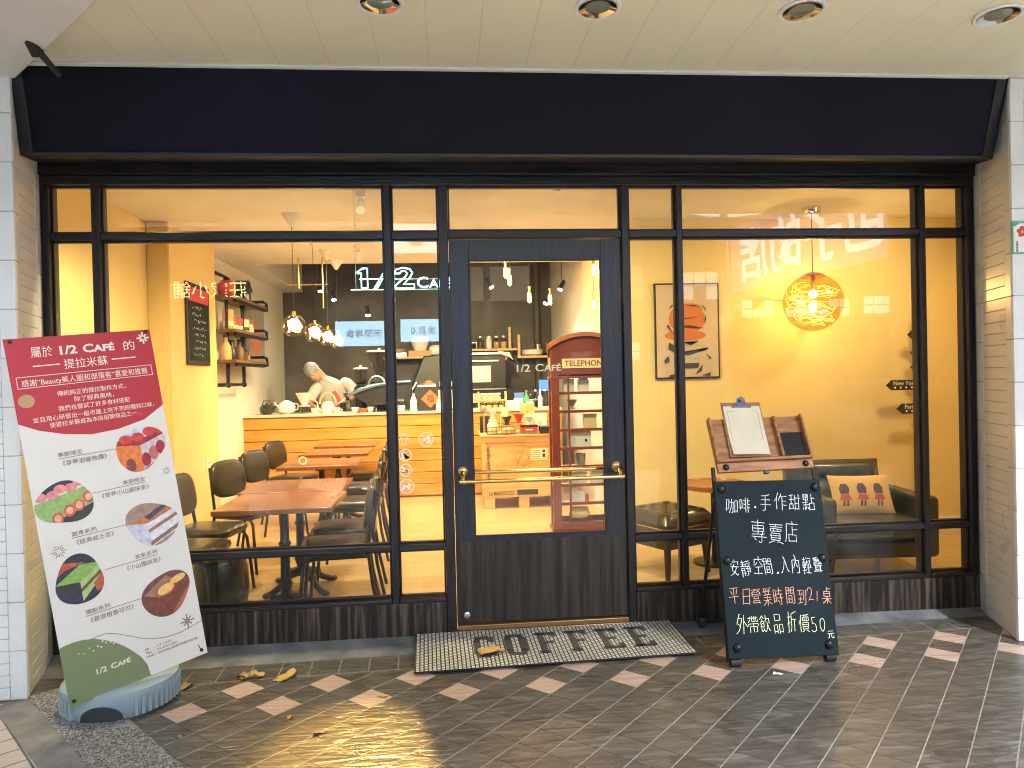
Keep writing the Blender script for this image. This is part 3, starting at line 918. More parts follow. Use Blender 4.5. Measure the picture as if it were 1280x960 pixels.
leaf((-.72, -.86, .001), .020, R(80), 'tiny pale leaf scrap on the grey tiles left of the pink row', 'leafm', curl=.6, seed=8)
leaf((-1.15, -.98, .001), .022, R(120), 'tiny tan leaf scrap beside the granite kerb', 'leafb', curl=.4, seed=9)
leaf((1.58, -.72, .001), .030, R(5), 'pale paper-like leaf scrap right under the chalkboard', 'paper', curl=.3, seed=10)

# ------------------------------------------------------------------ banner stand
W_, H_ = .600, 1.60
bl = Vector((-1.634, -.880, .109))
ux = Vector((-1.193+1.634, -.479+.880, .172-.109)).normalized()
uz0 = Vector((-1.870+1.634, -.867+.880, 1.692-.109))
uz = (uz0-ux*uz0.dot(ux)).normalized()
uy = uz.cross(ux)            # points away from the viewer
BT = Matrix((ux, uz, -uy)).transposed().to_4x4()     # text space: x right, y up, z towards the viewer
BT.translation = bl
bs = thing('banner_stand', 'tilted white and red menu banner on a round pale blue base', 'banner', (-1.52, -.58, 0))
inv = Matrix.Translation((1.52, .58, 0))
PT = inv @ BT
M['bannerwhite'] = mat('banner_fabric', (.74, .72, .66), .55, col2=(.70, .68, .62), scale=3, bump=.05, bscale=8)
M['bannerred'] = mat('banner_red', (.46, .030, .040), .45, bump=.06, bscale=3)
M['bannergreen'] = mat('banner_green', (.19, .24, .11), .5)
M['bannertext'] = mat('banner_brown_text', (.20, .13, .10), .6)
M['bannercream'] = mat('banner_cream_text', (.80, .74, .62), .6)
def bpt(px, py):
    return (px*W_, (1-py)*H_)
b = MB()
# gently bowed sheet
nx, nz = 8, 16
vs, fs = [], []
def bow(u, v): return .004*math.sin(PI*u)*math.sin(PI*v)
for j in range(nz+1):
    for i in range(nx+1):
        vs.append((W_*i/nx, H_*j/nz, 0)); 
for j in range(nz):
    for i in range(nx):
        a = j*(nx+1)+i
        fs.append((a, a+1, a+nx+2, a+nx+1))
k = len(vs)
vs += [(x, y, -.0015) for x, y, z in vs]
fs += [tuple(reversed([i+k for i in f])) for f in fs]
edge = [i for i in range(nx+1)]+[j*(nx+1)+nx for j in range(1, nz+1)]+[nz*(nx+1)+i for i in range(nx-1, -1, -1)]+[j*(nx+1) for j in range(nz-1, 0, -1)]
for a, c in zip(edge, edge[1:]+edge[:1]): fs.append((c, a, a+k, c+k))
b.add(vs, fs, PT)
ban = b.build('banner_sheet', 'bannerwhite', bs)
e = .0006
def bprint(name, q, m): return q.build(name, m, ban)
# red head with a curved lower edge
pts = [bpt(0, 0)]
for u, v in ((0, .229), (.12, .254), (.28, .274), (.45, .286), (.64, .283), (.84, .267), (1, .231)): pts.append(bpt(u, v))
pts.append(bpt(1, 0))
bprint('red_panel', MB().prism(pts, e, 2*e, PT), 'bannerred')
# green hill at the foot
pts = [bpt(0, 1), bpt(.556, 1)]
for u, v in ((.545, .966), (.515, .940), (.465, .915), (.41, .891), (.344, .869), (.28, .854), (.219, .843), (.15, .836), (.092, .834), (.04, .835), (0, .838)): pts.append(bpt(u, v))
bprint('green_hill', MB().prism(pts, e, 2*e, PT), 'bannergreen')
def btext(body, px, py, size, m, q, align='CENTER', xs=1., off=0., fit=None):
    x, y = bpt(px, py)
    q.text(body, size, PT @ TR(x, y, 2.4*e), xs=xs, off=off, align=align, ext=.0002, fit=fit)
def fitlr(q, body, u0, u1, v, size, off=0.):
    x, y = bpt(u0, v)
    q.text(body, size, PT @ TR(x, y, 2.4*e), xs=1.3, off=off, align='LEFT', ext=.0002, fit=(u1-u0)*W_)
q = MB()
fitlr(q, '屬於', .152, .290, .053, .052)
x, y = bpt(.322, .0525)
smallcaps(q, PT @ TR(x, y, 2.4*e), .0520, off=.03)
fitlr(q, '的', .775, .857, .055, .050)
fitlr(q, '提拉米蘇', .350, .649, .092, .048)
line2(q, bpt(.153, .079), bpt(.325, .079), .005, PT, 4*e); line2(q, bpt(.682, .0795), bpt(.856, .0795), .005, PT, 4*e)
fitlr(q, '感謝”Beauty美人圈和部落客”喜愛和推薦', .063, .925, .1305, .0325)
for a, c in (((.038, .1055), (.962, .1075)), ((.962, .1075), (.962, .137)), ((.962, .137), (.038, .136)), ((.038, .136), (.038, .1055))):
    line2(q, bpt(*a), bpt(*c), .0026, PT, 4*e)
for tx, u0, u1, v in (('傳統純正的提拉製作方式，', .272, .745, .1665), ('除了經典風味，', .376, .65, .187), ('我們也嘗試了許多食材搭配', .263, .758, .208), ('並且用心研發出一般市面上吃不到的獨特口味，', .091, .930, .231), ('使提拉米蘇成為本店招牌商品之一…', .190, .828, .250)):
    fitlr(q, tx, u0, u1, v, .0255)
bprint('heading_lettering', q, 'bannercream')
q = MB()
def star(q, px, py, r, n=10, w=.0032, inner=.35):
    x, y = bpt(px, py)
    for i in range(n):
        a = 2*PI*i/n
        k_ = r*(1 if i % 2 == 0 else .8)
        line2(q, (x+math.cos(a)*r*inner, y+math.sin(a)*r*inner), (x+math.cos(a)*k_, y+math.sin(a)*k_), w, PT, 4*e)
star(q, .937, .0245, .028, 8, .008, .25)
bprint('white_star', q, 'bannercream')
q = MB()
x, y = bpt(.075, .171)
q.prism([(x+math.cos(2*PI*i/24)*.031, y+math.sin(2*PI*i/24)*.029) for i in range(24)], 2.2*e, 4*e, PT)
bprint('beige_disc', q, mat('banner_beige', (.48, .30, .14), .6))
q = MB()
star(q, .935, .43, .019, 10, .0018); star(q, .105, .585, .030, 12, .0020); star(q, .889, .886, .033, 8, .0045, .12)
for up, dn, u0, u1, v in (('季節限定', '《草莓酒香微醺》', .204, .60, .3385), ('季節限定', '《草莓小山園抹茶》', .375, .765, .4495), ('踏青系列', '《經典威士忌》', .201, .575, .559), ('茶系系列', '《小山園抹茶》', .375, .756, .6675), ('獨創系列', '《君度橙香可可》', .200, .60, .777)):
    line2(q, bpt(u0, v), bpt(u1, v), .0020, PT, 4*e)
    if u0 < .3:
        fitlr(q, up, u0, u0+.165, v-.005, .022); fitlr(q, dn, u0, u0+(.30 if len(dn) > 7 else .255), v+.0205, .025)
    else:
        fitlr(q, up, u1-.165, u1, v-.005, .022); fitlr(q, dn, u1-(.345 if len(dn) > 8 else .255), u1-.005, v+.0205, .025)
prev = None
wv = ((.199, .843), (.25, .8395), (.311, .841), (.37, .850), (.44, .865), (.53, .886), (.619, .901), (.72, .910), (.82, .911), (.91, .906), (1.0, .899))
for a, c in zip(wv, wv[1:]): line2(q, bpt(*a), bpt(*c), .0020, PT, 4*e)
for (a, tx), v in zip((('FB', '1/2 CAFÉ'), ('TEL', '02-2765-5861'), ('ADD', '台北市松山區南京東路五段23號')), (.927, .9375, .948)):
    fitlr(q, a, .545, .545+.022*len(a), v, .0135); fitlr(q, ':', .612, .620, v, .0135); fitlr(q, tx, .632, min(.965, .632+.0205*len(tx)), v, .0135)
bprint('small_lettering', q, 'bannertext')
q = MB()
x, y = bpt(.190, .940)
smallcaps(q, PT @ TR(x, y, 2.6*e), .0325, off=.02)
bprint('shop_name', q, 'bannercream')
q = MB()
rr = random.Random(3)
for px, py in ((.115, .868), (.145, .873), (.19, .862), (.21, .872), (.235, .866), (.265, .871), (.275, .856), (.30, .863), (.33, .868), (.345, .873), (.36, .868), (.30, .843), (.37, .848), (.39, .852), (.41, .838), (.44, .843), (.46, .852), (.38, .833), (.47, .838), (.42, .861), (.49, .846)):
    x, y = bpt(px+rr.uniform(-.006, .006), py+rr.uniform(-.002, .002)); rd = rr.uniform(.0025, .0046)
    q.prism([(x+math.cos(2*PI*j/8)*rd, y+math.sin(2*PI*j/8)*rd) for j in range(8)], 2.6*e, 4*e, PT)
bprint('white_dots', q, 'bannercream')
# five rounded photo prints of cakes, each drawn flat
def blob(cx, cy, rx, ry, rot, seed):
    out = []
    for i in range(40):
        a = 2*PI*i/40
        k = 1+.09*math.sin(2*a+seed)+.06*math.sin(3*a+seed*2)
        x, y = math.cos(a)*rx*k, math.sin(a)*ry*k
        out.append((x, y))
    return out
def clip(poly, blobp):
    """keep the part of a polygon inside the rounded outline (Sutherland-Hodgman, outline nearly convex)"""
    out = poly
    n = len(blobp)
    for i in range(n):
        a, c = blobp[i], blobp[(i+1) % n]
        new = []
        def side(p): return (c[0]-a[0])*(p[1]-a[1])-(c[1]-a[1])*(p[0]-a[0])
        for k in range(len(out)):
            p, r_ = out[k], out[(k+1) % len(out)]
            sp_, sr = side(p), side(r_)
            if sp_ >= 0: new.append(p)
            if (sp_ > 0 > sr) or (sp_ < 0 < sr):
                t = sp_/(sp_-sr)
                new.append((p[0]+(r_[0]-p[0])*t, p[1]+(r_[1]-p[1])*t))
        out = new
        if len(out) < 3: return []
    return out
PC = {}
def pc(col):
    key = tuple(col)
    if key not in PC: PC[key] = mat('print_colour', col, .55, col2=tuple(min(1, c*1.35+.01) for c in col), scale=45, detail=3)
    return PC[key]
def oval(cx, cy, rx, ry, n=14, rot=0.):
    return [(cx+math.cos(2*PI*i/n)*rx*math.cos(rot)-math.sin(2*PI*i/n)*ry*math.sin(rot), cy+math.cos(2*PI*i/n)*rx*math.sin(rot)+math.sin(2*PI*i/n)*ry*math.cos(rot)) for i in range(n)]
def photo(px, py, rx, ry, seed, shapes, bgc):
    x, y = bpt(px, py)
    T = PT @ TR(x, y, 0)
    bp_ = blob(0, 0, rx, ry, 0, seed)
    mats, q = [], MB()
    def addp(poly, col, lvl):
        mt = pc(col)
        if mt not in mats: mats.append(mt)
        q.prism(poly, e+lvl*.00006, 2*e+lvl*.00012, T, mats.index(mt))
    addp(bp_, bgc, 0)
    for k, (poly, col) in enumerate(shapes):
        c = clip([(u*rx, v*ry) for u, v in poly], bp_)
        if len(c) >= 3: addp(c, col, k+1)
    q.build('cake_photo', mats, ban)
straw, strawd, cream_, choc = (.50, .05, .03), (.30, .02, .03), (.66, .60, .58), (.10, .035, .02)
photo(.775, .349, .108, .104, .3, [([(-1.2, .35), (1.2, .35), (1.2, 1.2), (-.2, 1.2)], (.50, .50, .62)), ([(-1.2, .35), (0, .2), (0, -1.2), (-1.2, -.6)], (.60, .17, .04)), ([(0, .2), (1.2, .65), (1.2, -.3), (0, -1.0)], (.50, .44, .46)),
      ([(-1.2, .3), (0, .12), (1.2, .55), (1.2, .75), (0, .4), (-1.2, .5)], strawd)] + [(oval(u, v, .27, .2), straw) for u, v in ((-.55, .48), (-.05, .52), (.45, .7), (.85, .75))] + [(oval(u, v, .2, .32), c_) for u, v, c_ in ((.15, -.55, strawd), (.5, -.3, (.42, .12, .11)), (.82, -.1, strawd), (-.5, -.7, (.20, .05, .03)))], (.14, .03, .03))
photo(.198, .459, .104, .100, 1.9, [([(-1.2, .3), (1.2, .75), (1.2, -.2), (-1.0, -.9)], (.24, .38, .12)), ([(-1.2, .15), (1.2, .62), (1.2, .75), (-1.2, .3)], (.58, .66, .40))] + [(oval(u, v, .24, .2), (.62, .22, .22)) for u, v in ((-.85, .4), (-.4, .42), (-.1, .62), (.3, .6), (.65, .8))] + [(oval(u, v, .22, .27), (.50, .10, .05)) for u, v in ((-.35, -.62), (.12, -.38), (.5, -.22), (.9, .05))] + [(oval(u, v, .13, .17), (.66, .36, .24)) for u, v in ((-.35, -.62), (.12, -.38), (.5, -.22), (.9, .05))] + [([(-.5, -1.0), (1.2, -.3), (1.2, -1.2), (-.5, -1.2)], (.03, .05, .03))], (.035, .03, .05))
photo(.765, .574, .118, .098, 3.5, [([(-1.2, .5), (1.2, .9), (1.2, 1.2), (-1.2, 1.2)], (.30, .20, .14)), ([(-.9, .2), (.9, .85), (1.2, .6), (-.2, .0)], (.40, .16, .07)), ([(-.2, .05), (1.2, .62), (1.2, -.4), (-.2, -1.1)], (.58, .56, .60)), ([(-.95, .2), (-.2, .05), (-.2, -1.1), (-.9, -.7)], (.46, .46, .52)), ([(-.2, -.25), (1.2, .4), (1.2, .22), (-.2, -.42)], (.26, .15, .09)), ([(-.2, -.85), (1.2, -.15), (1.2, -.34), (-.2, -1.05)], (.20, .13, .10)), ([(-.1, .2), (.75, .75), (.6, .85), (-.3, .38)], (.07, .05, .06))], (.30, .20, .17))
photo(.202, .675, .102, .100, 4.8, [([(-1.2, .1), (-.5, .55), (.3, .7), (-.6, .9), (-1.2, .6)], (.42, .09, .04)), ([(-.95, .0), (.1, .65), (.95, .55), (.0, -.1)], (.20, .36, .07)), ([(.0, -.1), (.95, .55), (.95, .0), (.0, -.95)], (.33, .42, .15)), ([(.0, -.4), (.95, .3), (.95, .12), (.0, -.55)], (.09, .10, .04)), ([(-.9, 0), (0, -.1), (0, -.9), (-.6, -.7)], (.03, .03, .04)), ([(.5, -.3), (1.2, .4), (1.2, -.6), (.6, -.7)], (.38, .09, .04))], (.03, .025, .05))
photo(.772, .786, .112, .098, 6.1, [([(-1, .1), (-.1, .9), (.9, .7), (1.0, -.2), (.2, -1), (-.7, -.8)], (.16, .045, .028)), ([(-.9, .2), (.1, .85), (.5, .5), (-.3, -.1)], (.30, .15, .10)), (oval(-.0, .18, .42, .26, rot=.4), (.34, .10, .04)), (oval(.0, .22, .36, .22, rot=.4), (.70, .42, .12)), (oval(.55, .55, .34, .17, rot=.3), (.70, .42, .12)), ([(.1, -1), (1.1, .3), (1.1, .1), (.4, -1)], (.36, .10, .05))], (.12, .06, .05))
for u, v in ((.04, .008), (.965, .006), (.955, .985), (.03, .985)):
    x, y = bpt(u, v)
    MB().cyl(PT @ Vector((x, y, .001)), PT @ Vector((x, y, .008)), .008, n=10).build('corner_clip', 'matte_black', ban)
# poles behind the sheet
q = MB()
def bp3(u, v, d): return PT @ Vector((u*W_, v*H_, d))
foot = Vector((.05, .10, .10))
q.tube([foot, bp3(.5, .45, -.03), bp3(.5, .55, -.022)], .008)
q.tube([bp3(.5, .5, -.024), bp3(.96, .995, -.004)], .005); q.tube([bp3(.5, .5, -.024), bp3(.04, .995, -.004)], .005)
q.tube([bp3(.5, .5, -.024), bp3(.955, .015, -.004)], .005); q.tube([bp3(.5, .5, -.024), bp3(.03, .015, -.004)], .005)
q.build('pole', 'black', bs)
# base: a ribbed round water tank with a dark patch for its shaded arch
q = MB()
q.lathe([(.20, .0), (.212, .012), (.222, .108), (.220, .122), (.212, .128), (.13, .136), (.0, .136)], n=48)
for i in range(54):
    a = 2*PI*i/54
    if math.cos(a-R(-87)) > math.cos(R(27)): continue
    q.box((-.0055, -.009, .016), (.0055, .009, .098), TR(.2175*math.cos(a), .2175*math.sin(a), 0, 0, 0, a+PI/2))
base = q.build('base', 'bluegrey', bs, .0, loc=(-.035, .005, 0))
base.scale = (1.12, 1.12, 1.0)
q = MB()
vs, fs = [], []
n = 16
for i in range(n+1):
    x = -.088+.176*i/n
    hh = .078*math.sqrt(max(0, 1-(x/.088)**2))+.0015
    a = R(-87)+x/.22
    for zz in (.001, hh):
        r_ = .212+.010*min(1, zz/.085)+.0022
        vs.append((r_*math.cos(a), r_*math.sin(a), zz)); vs.append(((r_-.006)*math.cos(a), (r_-.006)*math.sin(a), zz))
for i in range(n):
    o = i*4
    fs += [(o, o+4, o+6, o+2), (o+1, o+3, o+7, o+5), (o+2, o+6, o+7, o+3), (o, o+1, o+5, o+4)]
q.add(vs, fs)
q.build('notch_shade', mat('hollow_shade', (.03, .04, .045), .7), base)  # shade inside the arched opening, painted on as a dark patch

# ------------------------------------------------------------------ chalkboard stand
cb = thing('chalkboard_stand', 'black chalkboard stand with chalk writing and a wooden tray on top', 'chalkboard', (1.663, -.620, 0))
TB = TR(0, 0, .042, UP-R(12.4), 0, R(0)) @ Matrix.Rotation(R(-.9), 4, 'Z')
BW, BH = .578, .885
q = MB().box((-BW/2, 0, -.022), (BW/2, BH, 0), TB)
brd = q.build('board', 'blackboard', cb, .004)
for sx in (-1, 1):
    for v in (.055, .48, .845):
        MB().lathe([(.022, 0), (.022, .006), (.016, .017), (.006, .022), (.0, .022)], T=TB @ TR(sx*(BW/2-.035 if v > .1 else BW/2-.05), v, 0), n=16).build('round_bolt', 'black', brd)
# hand drawn chalk strokes: one polyline per stroke, in a 112 unit square
GLYPH = {
    '咖': '100,25 79,25|51,84 50,84|53,13 62,16 65,26 67,84 42,84|34,13 46,38 50,64 51,106|12,28 12,99 29,99 30,40 12,40|100,17 99,94 79,94 79,15',
    '啡': '102,88 83,88|83,64 101,64|103,40 83,40|63,39 44,39|63,88 47,88|63,64 47,64|12,30 12,96 31,96 32,42 12,41|63,13 63,106|83,106 83,13',
    '手': '18,75 96,75|10,48 102,48|29,15 35,12 47,12 55,15 56,100|17,98 56,100 86,106 93,104',
    '作': '57,89 53,87 42,68|57,89 61,105|68,39 102,39|68,64 101,64|9,62 15,72 23,76|57,89 103,88|24,13 23,76 25,87 34,105|68,88 68,12',
    '甜': '95,52 62,52|43,19 12,19|95,18 62,18|27,101 27,48|7,101 13,99 41,106 44,105|9,75 46,75|43,19 43,48 12,48 12,14|53,85 103,85|95,13 95,105|62,106 62,12',
    '點': '26,14 24,28|38,81 41,93|39,16 35,30|9,12 13,27|48,30 53,20|63,17 99,17|22,81 20,90 21,95|103,82 79,82|79,53 79,106|63,11 63,53 99,53 99,17|9,40 52,42|49,56 11,56|30,70 12,71 12,103 49,103 49,70 30,70|30,103 30,41',
    '專': '80,60 84,51|29,36 29,28 40,21|21,74 91,74|98,99 12,99|56,14 62,11 74,12 76,20 76,48|9,36 102,36|13,48 55,50 76,48 89,51 97,48|55,50 55,106|80,60 91,62 91,86 22,86 21,63 23,61 80,60',
    '賣': '69,17 77,17 96,11 104,11|69,80 69,68|55,102 55,92|10,13 14,11 39,18 43,17|43,68 43,80|89,47 24,47|24,36 89,36|18,91 94,91|12,102 100,102|43,80 95,80 94,68 18,68 17,79 19,81 43,80|89,36 89,55 86,58 26,58 24,56 25,25 87,25 89,27 89,36',
    '店': '36,17 92,17|61,68 98,68|59,105 62,94|61,81 61,45|36,17 36,45 92,45 92,17|9,15 14,26 17,43 18,93 101,93',
    '安': '62,32 63,30 74,26 94,15 99,16|62,32 55,32|62,32 64,37 68,40 76,53 78,63|31,44 34,41 52,35 55,32|31,44 32,50 37,57 38,63|56,95 53,106|13,15 19,13 41,20 51,25 54,28 55,32|50,81 46,73 44,64|97,80 96,94 56,95 14,94 14,80|12,63 100,63',
    '靜': '58,100 69,100 93,105 98,104|45,44 15,44|79,83 76,93|95,71 94,80 99,89 99,94|15,30 45,30|59,89 63,80|10,97 49,97|8,71 51,71|55,54 104,54|95,71 61,71|95,71 97,70 97,36|29,72 29,106|12,84 47,84|60,14 64,12 75,13 76,70|61,36 97,36|35,11 44,13 44,58 15,58 15,11',
    '空': '43,78 27,66 15,61|69,77 96,63|56,51 56,16|49,108 52,108 55,105 57,94|99,15 13,15|25,51 88,51|99,79 99,93 12,93 12,76',
    '間': '72,39 38,39|14,87 46,87|98,87 64,87|38,21 39,56 71,56 71,21 38,21|14,12 15,103 45,103 46,87 46,71 14,71|80,14 82,12 92,12 98,15 97,103 65,103 64,72 66,70 98,70',
    '入': '38,102 41,101 51,91 55,84 56,77|102,17 87,29 78,42 61,75 56,77|56,77 53,75 46,52 37,37 20,19 12,15',
    '內': '55,81 16,81 16,12|56,77 60,74 62,66 69,53 76,45 83,41|29,40 42,50 53,74 59,81 96,80 95,14 79,12 74,15|56,77 53,90 41,104',
    '輕': '26,79 27,80|102,102 54,102|77,14 77,43|99,90 90,73 101,55|80,90 71,74 81,56|61,90 53,73 63,55|57,43 100,43|11,63 43,63|8,31 44,31|50,14 103,14|43,95 9,95|26,47 42,47 43,78 11,79 11,48 26,47|27,106 27,11',
    '聲': '31,71 31,83|27,44 84,44|101,91 90,92 88,104 68,104 67,97 61,90|77,71 73,67 62,64 56,66|77,71 84,71|77,71 69,79 68,84|55,91 61,90|105,66 98,64 85,68 84,71|84,32 27,32|31,94 31,103|49,93 13,93|27,20 27,55|52,103 9,103|102,21 10,19|61,90 61,85 93,84 84,71|84,12 84,55|101,56 11,56 16,84 47,84 49,82 49,72 15,71',
    '平': '26,84 32,67|78,65 87,85|56,99 56,12|16,99 95,99|102,51 10,51',
    '日': '24,60 89,60|24,20 89,20|24,14 24,99 88,99 89,14',
    '營': '22,14 91,14|22,14 23,31 90,31 91,14|13,71 13,59|13,71 10,73 11,79|13,71 99,70|45,82 30,90|30,90 27,89 23,84 11,79|30,90 33,106|17,101 12,93|53,103 49,102 46,97|65,102 59,94|80,106 77,91|99,79 77,91|59,80 68,83 77,91|103,103 98,102 93,95|49,43 31,43 29,45 30,58 82,58 81,43 49,43|99,59 99,79',
    '業': '101,38 66,38 65,36|20,106 22,106 28,96 27,87|104,16 97,15 82,21 70,28 66,32 65,36|86,87 86,96 90,104 96,107|72,68 76,86|66,106 66,87|11,38 46,38 48,36|36,86 37,79 40,74 40,68|48,36 46,31 35,24 15,15 8,16|45,106 45,87|21,53 92,53|56,67 56,12|48,36 65,36|16,68 96,68|11,87 100,87',
    '時': '56,39 63,31 65,26|36,67 12,67|51,94 99,94|74,12 87,12 89,15 89,71|46,72 103,72|74,72 74,106|47,52 102,52|12,25 12,99 36,99 36,33 12,33',
    '到': '54,74 53,81 49,87|83,15 90,14 96,15 97,17 98,104|75,38 75,97|15,48 59,48|30,99 19,72 57,74 60,70|61,100 11,100|13,19 60,27|36,23 36,60',
    '2': '19,22 21,32 33,47 38,56 41,69 40,78 35,85 29,88 18,88 9,84 6,74|8,18 19,22 46,22',
    '1': '28,22 28,87',
    '外': '26,90 24,89 20,78 11,62|26,90 53,88 50,69 46,57 41,51|26,90 29,107 33,109|24,62 37,52 41,51|73,72 79,72 83,70 102,52|41,51 40,45 31,31 13,15 8,16|73,12 73,105',
    '帶': '27,93 28,94|9,74 15,73 23,79 27,87 28,105|55,12 55,62|75,18 86,18 89,21 89,44 55,45 25,45 24,19|84,105 84,81 86,75 101,75 101,85|12,50 13,63 98,63 100,61 100,50|67,105 67,76 45,76 45,105|101,94 10,94',
    '飲': '35,109 31,105 31,103|16,60 46,60|97,61 96,64 100,77 99,86 67,87|9,86 19,93 27,102 31,103|42,26 45,24 48,16 56,15 69,30 75,45 79,47|42,26 40,34|78,70 79,47|50,89 37,100 31,103|30,86 32,76|102,14 91,25 82,46 79,47|59,68 67,87 70,107|42,26 23,19 16,19 16,74 32,76 46,74 46,44 16,44',
    '品': '14,18 45,18|99,18 66,18|29,75 30,72 82,72 83,101 29,102 29,75|99,13 99,52 65,52 65,12|45,13 45,51 13,52 13,12',
    '折': '84,13 84,69|10,49 25,51 41,57|44,15 53,37 56,98 95,105 101,103|55,69 103,69|10,84 40,84|25,106 25,15 24,13 14,13',
    '價': '97,39 43,39|97,50 43,50|35,13 40,12 56,19 60,19|81,19 83,20 100,12 104,12|20,76 12,72 7,64 7,59|79,102 79,73|60,102 60,73|38,102 102,102|21,12 20,76 22,91 28,105|43,39 44,27 96,27 97,61 45,62 43,60 43,39|60,89 99,89 98,73 41,73 41,89 60,89',
    '5': '40,88 16,88 16,60 27,59 39,53 43,45 43,35 40,29 37,25 26,21 13,22 8,25 7,29',
    '0': '20,86 16,83 11,74 9,64 9,46 12,33 16,27 22,22 29,21 37,24 43,32 46,41 47,52 46,69 42,80 37,86 32,88 24,88 20,86',
    '元': '69,66 69,21 72,15 80,13 91,13 99,15 103,25 103,31 101,35|21,98 91,98|14,15 20,17 28,25 34,35 38,49 39,66|11,66 101,66',
    '桌': '104,16 100,14 77,25 66,34 64,39|97,99 55,99|64,39 65,41 102,41|49,39 46,34 33,24 14,14 10,15|49,39 47,41 10,41|89,70 22,70|55,85 55,105|56,12 56,54|49,39 64,39|22,70 23,85 88,85 88,55 24,55 22,57 22,70',
}
def ribbon(q, pts, wd, T, z):
    k = len(pts)
    L_, R_ = [], []
    for i, p in enumerate(pts):
        a, c = Vector(pts[max(i-1, 0)]), Vector(pts[min(i+1, k-1)])
        d = (c-a)
        d = d.normalized() if d.length > 1e-9 else Vector((1, 0))
        nn = Vector((-d.y, d.x))*wd[i]/2
        L_.append(Vector(p)+nn); R_.append(Vector(p)-nn)
    vs = [(x, y, z) for x, y in L_]+[(x, y, z) for x, y in R_]
    q.add(vs, [(k+i, k+i+1, i+1, i) for i in range(k-1)], T)
def chalk(body, x0, y, h, pitch, mt, seed, wt=.0032):
    rr = random.Random(seed)
    q = MB()
    x = x0
    zi = 0
    for ch in body:
        if ch in '·，':
            q.prism([(x+.012+.005*math.cos(2*PI*i/8), y+(.35 if ch == '·' else .12)*h+.006*math.sin(2*PI*i/8)) for i in range(8)], 0, .0008, TB)
            x += pitch*.45; continue
        hh = h*rr.uniform(.90, 1.12); ww = pitch*rr.uniform(.84, 1.0)*(.62 if ch.isdigit() else 1)
        sh, ro = rr.uniform(-.06, .10), R(rr.uniform(-5, 5))
        px, py = rr.uniform(-.003, .003), rr.uniform(-.010, .008)
        for st in GLYPH[ch].split('|'):
            pts = []
            for t_ in st.split():
                u, v = (int(k_)/112 for k_ in t_.split(','))
                u += rr.uniform(-.018, .018); v += rr.uniform(-.022, .022)
                u += sh*v
                if ch.isdigit(): u = (u-.05)/.55
                a, c = u*ww, v*hh
                pts.append((x+px+a*math.cos(ro)-c*math.sin(ro), y+py+a*math.sin(ro)+c*math.cos(ro)))
            if len(pts) < 2: continue
            # overshoot like a quick hand, then refine so the width can vary
            d = Vector(pts[-1])-Vector(pts[-2])
            if d.length > 1e-6: pts[-1] = tuple(Vector(pts[-1])+d.normalized()*rr.uniform(0, .006))
            fine_ = []
            for p_, r_ in zip(pts, pts[1:]):
                m_ = max(2, int((Vector(r_)-Vector(p_)).length/.006))
                for t_ in range(m_): fine_.append(tuple(Vector(p_).lerp(Vector(r_), t_/m_)))
            fine_.append(pts[-1])
            zi += 1
            ribbon(q, fine_, [wt*rr.uniform(.65, 1.2) for _ in fine_], TB, .0006+zi*.000012)
        x += pitch*(rr.uniform(.97, 1.04) if not ch.isdigit() else .60)
    q.build('chalk_writing', mt, brd)
chalk('咖啡·手作甜點', -.245, .715, .092, .0755, 'chalkw', 1)
chalk('專賣店', -.125, .555, .115, .092, 'chalkw', 2)
chalk('安靜空間，入內輕聲', -.245, .400, .096, .0590, 'chalkw', 4)
chalk('平日營業時間到21桌', -.262, .250, .092, .0600, 'chalko', 5)
chalk('外帶飲品折價50', -.238, .105, .104, .0660, 'chalky', 6)
chalk('元', .240, .078, .045, .042, 'chalky', 9)
q = MB()
for sx in (-1, 1):
    q.tube([TB @ Vector((sx*(BW/2-.012), -.02, -.035)), TB @ Vector((sx*(BW/2-.012), BH+.075, -.035))], .011)
q.tube([TB @ Vector((-(BW/2-.012), .012, -.035)), TB @ Vector((BW/2-.012, .012, -.035))], .009)
q.build('frame_tube', 'black', cb)
q = MB()
q.tube([TB @ Vector((-(BW/2-.012), .80, -.045)), Vector((-.232, .565, .045))], .010)
q.tube([TB @ Vector((BW/2-.012, .80, -.045)), Vector((.232, .565, .045))], .010)
q.tube([(-.232, .565, .045), (.232, .565, .045)], .008)
q.build('rear_leg', 'black', cb)
for x, y in ((-.232, .565), (.232, .565)): MB().cyl((x-.017, y, .040), (x+.017, y, .040), .038, n=20).build('wheel', 'matte_black', cb)
for sx in (-1, 1): MB().cyl((sx*(BW/2-.04)-.025, .02, .022), (sx*(BW/2-.04)+.025, .02, .022), .021, n=16).build('rubber_foot', 'matte_black', cb)
# tray
TT = TR(.020, .218, .958, UP-R(27.8), 0, 0) @ Matrix.Rotation(R(1.), 4, 'Z')
TWd, THt = .53, .305
q = MB()
q.box((-TWd/2, .045, -.012), (TWd/2, THt, 0), TT)
tray = q.build('tray', 'traywood', cb, .003)
q = MB()
q.box((-TWd/2, -.005, -.010), (TWd/2, .046, .014), TT)                 # front board
q.box((-TWd/2+.012, .046, .0005), (TWd/2-.012, .062, .034), TT)        # lip
q.box((-TWd/2, .047, .0005), (-TWd/2+.012, THt, .034), TT); q.box((TWd/2-.012, .047, .0005), (TWd/2, THt, .034), TT)
q.box((TWd/2-.165, .063, .0005), (TWd/2-.150, THt-.004, .030), TT)
q.build('tray_rim', 'traywood', tray, .003)
q = MB()
for i in range(9): q.box((TWd/2-.138+i*.0145, .066, .010), (TWd/2-.1365+i*.0145, .205, .0115), TT)
for i in range(11): q.box((TWd/2-.145, .068+i*.0135, .0117), (TWd/2-.016, .0695+i*.0135, .0132), TT)
q.build('wire_mesh', 'black', tray)
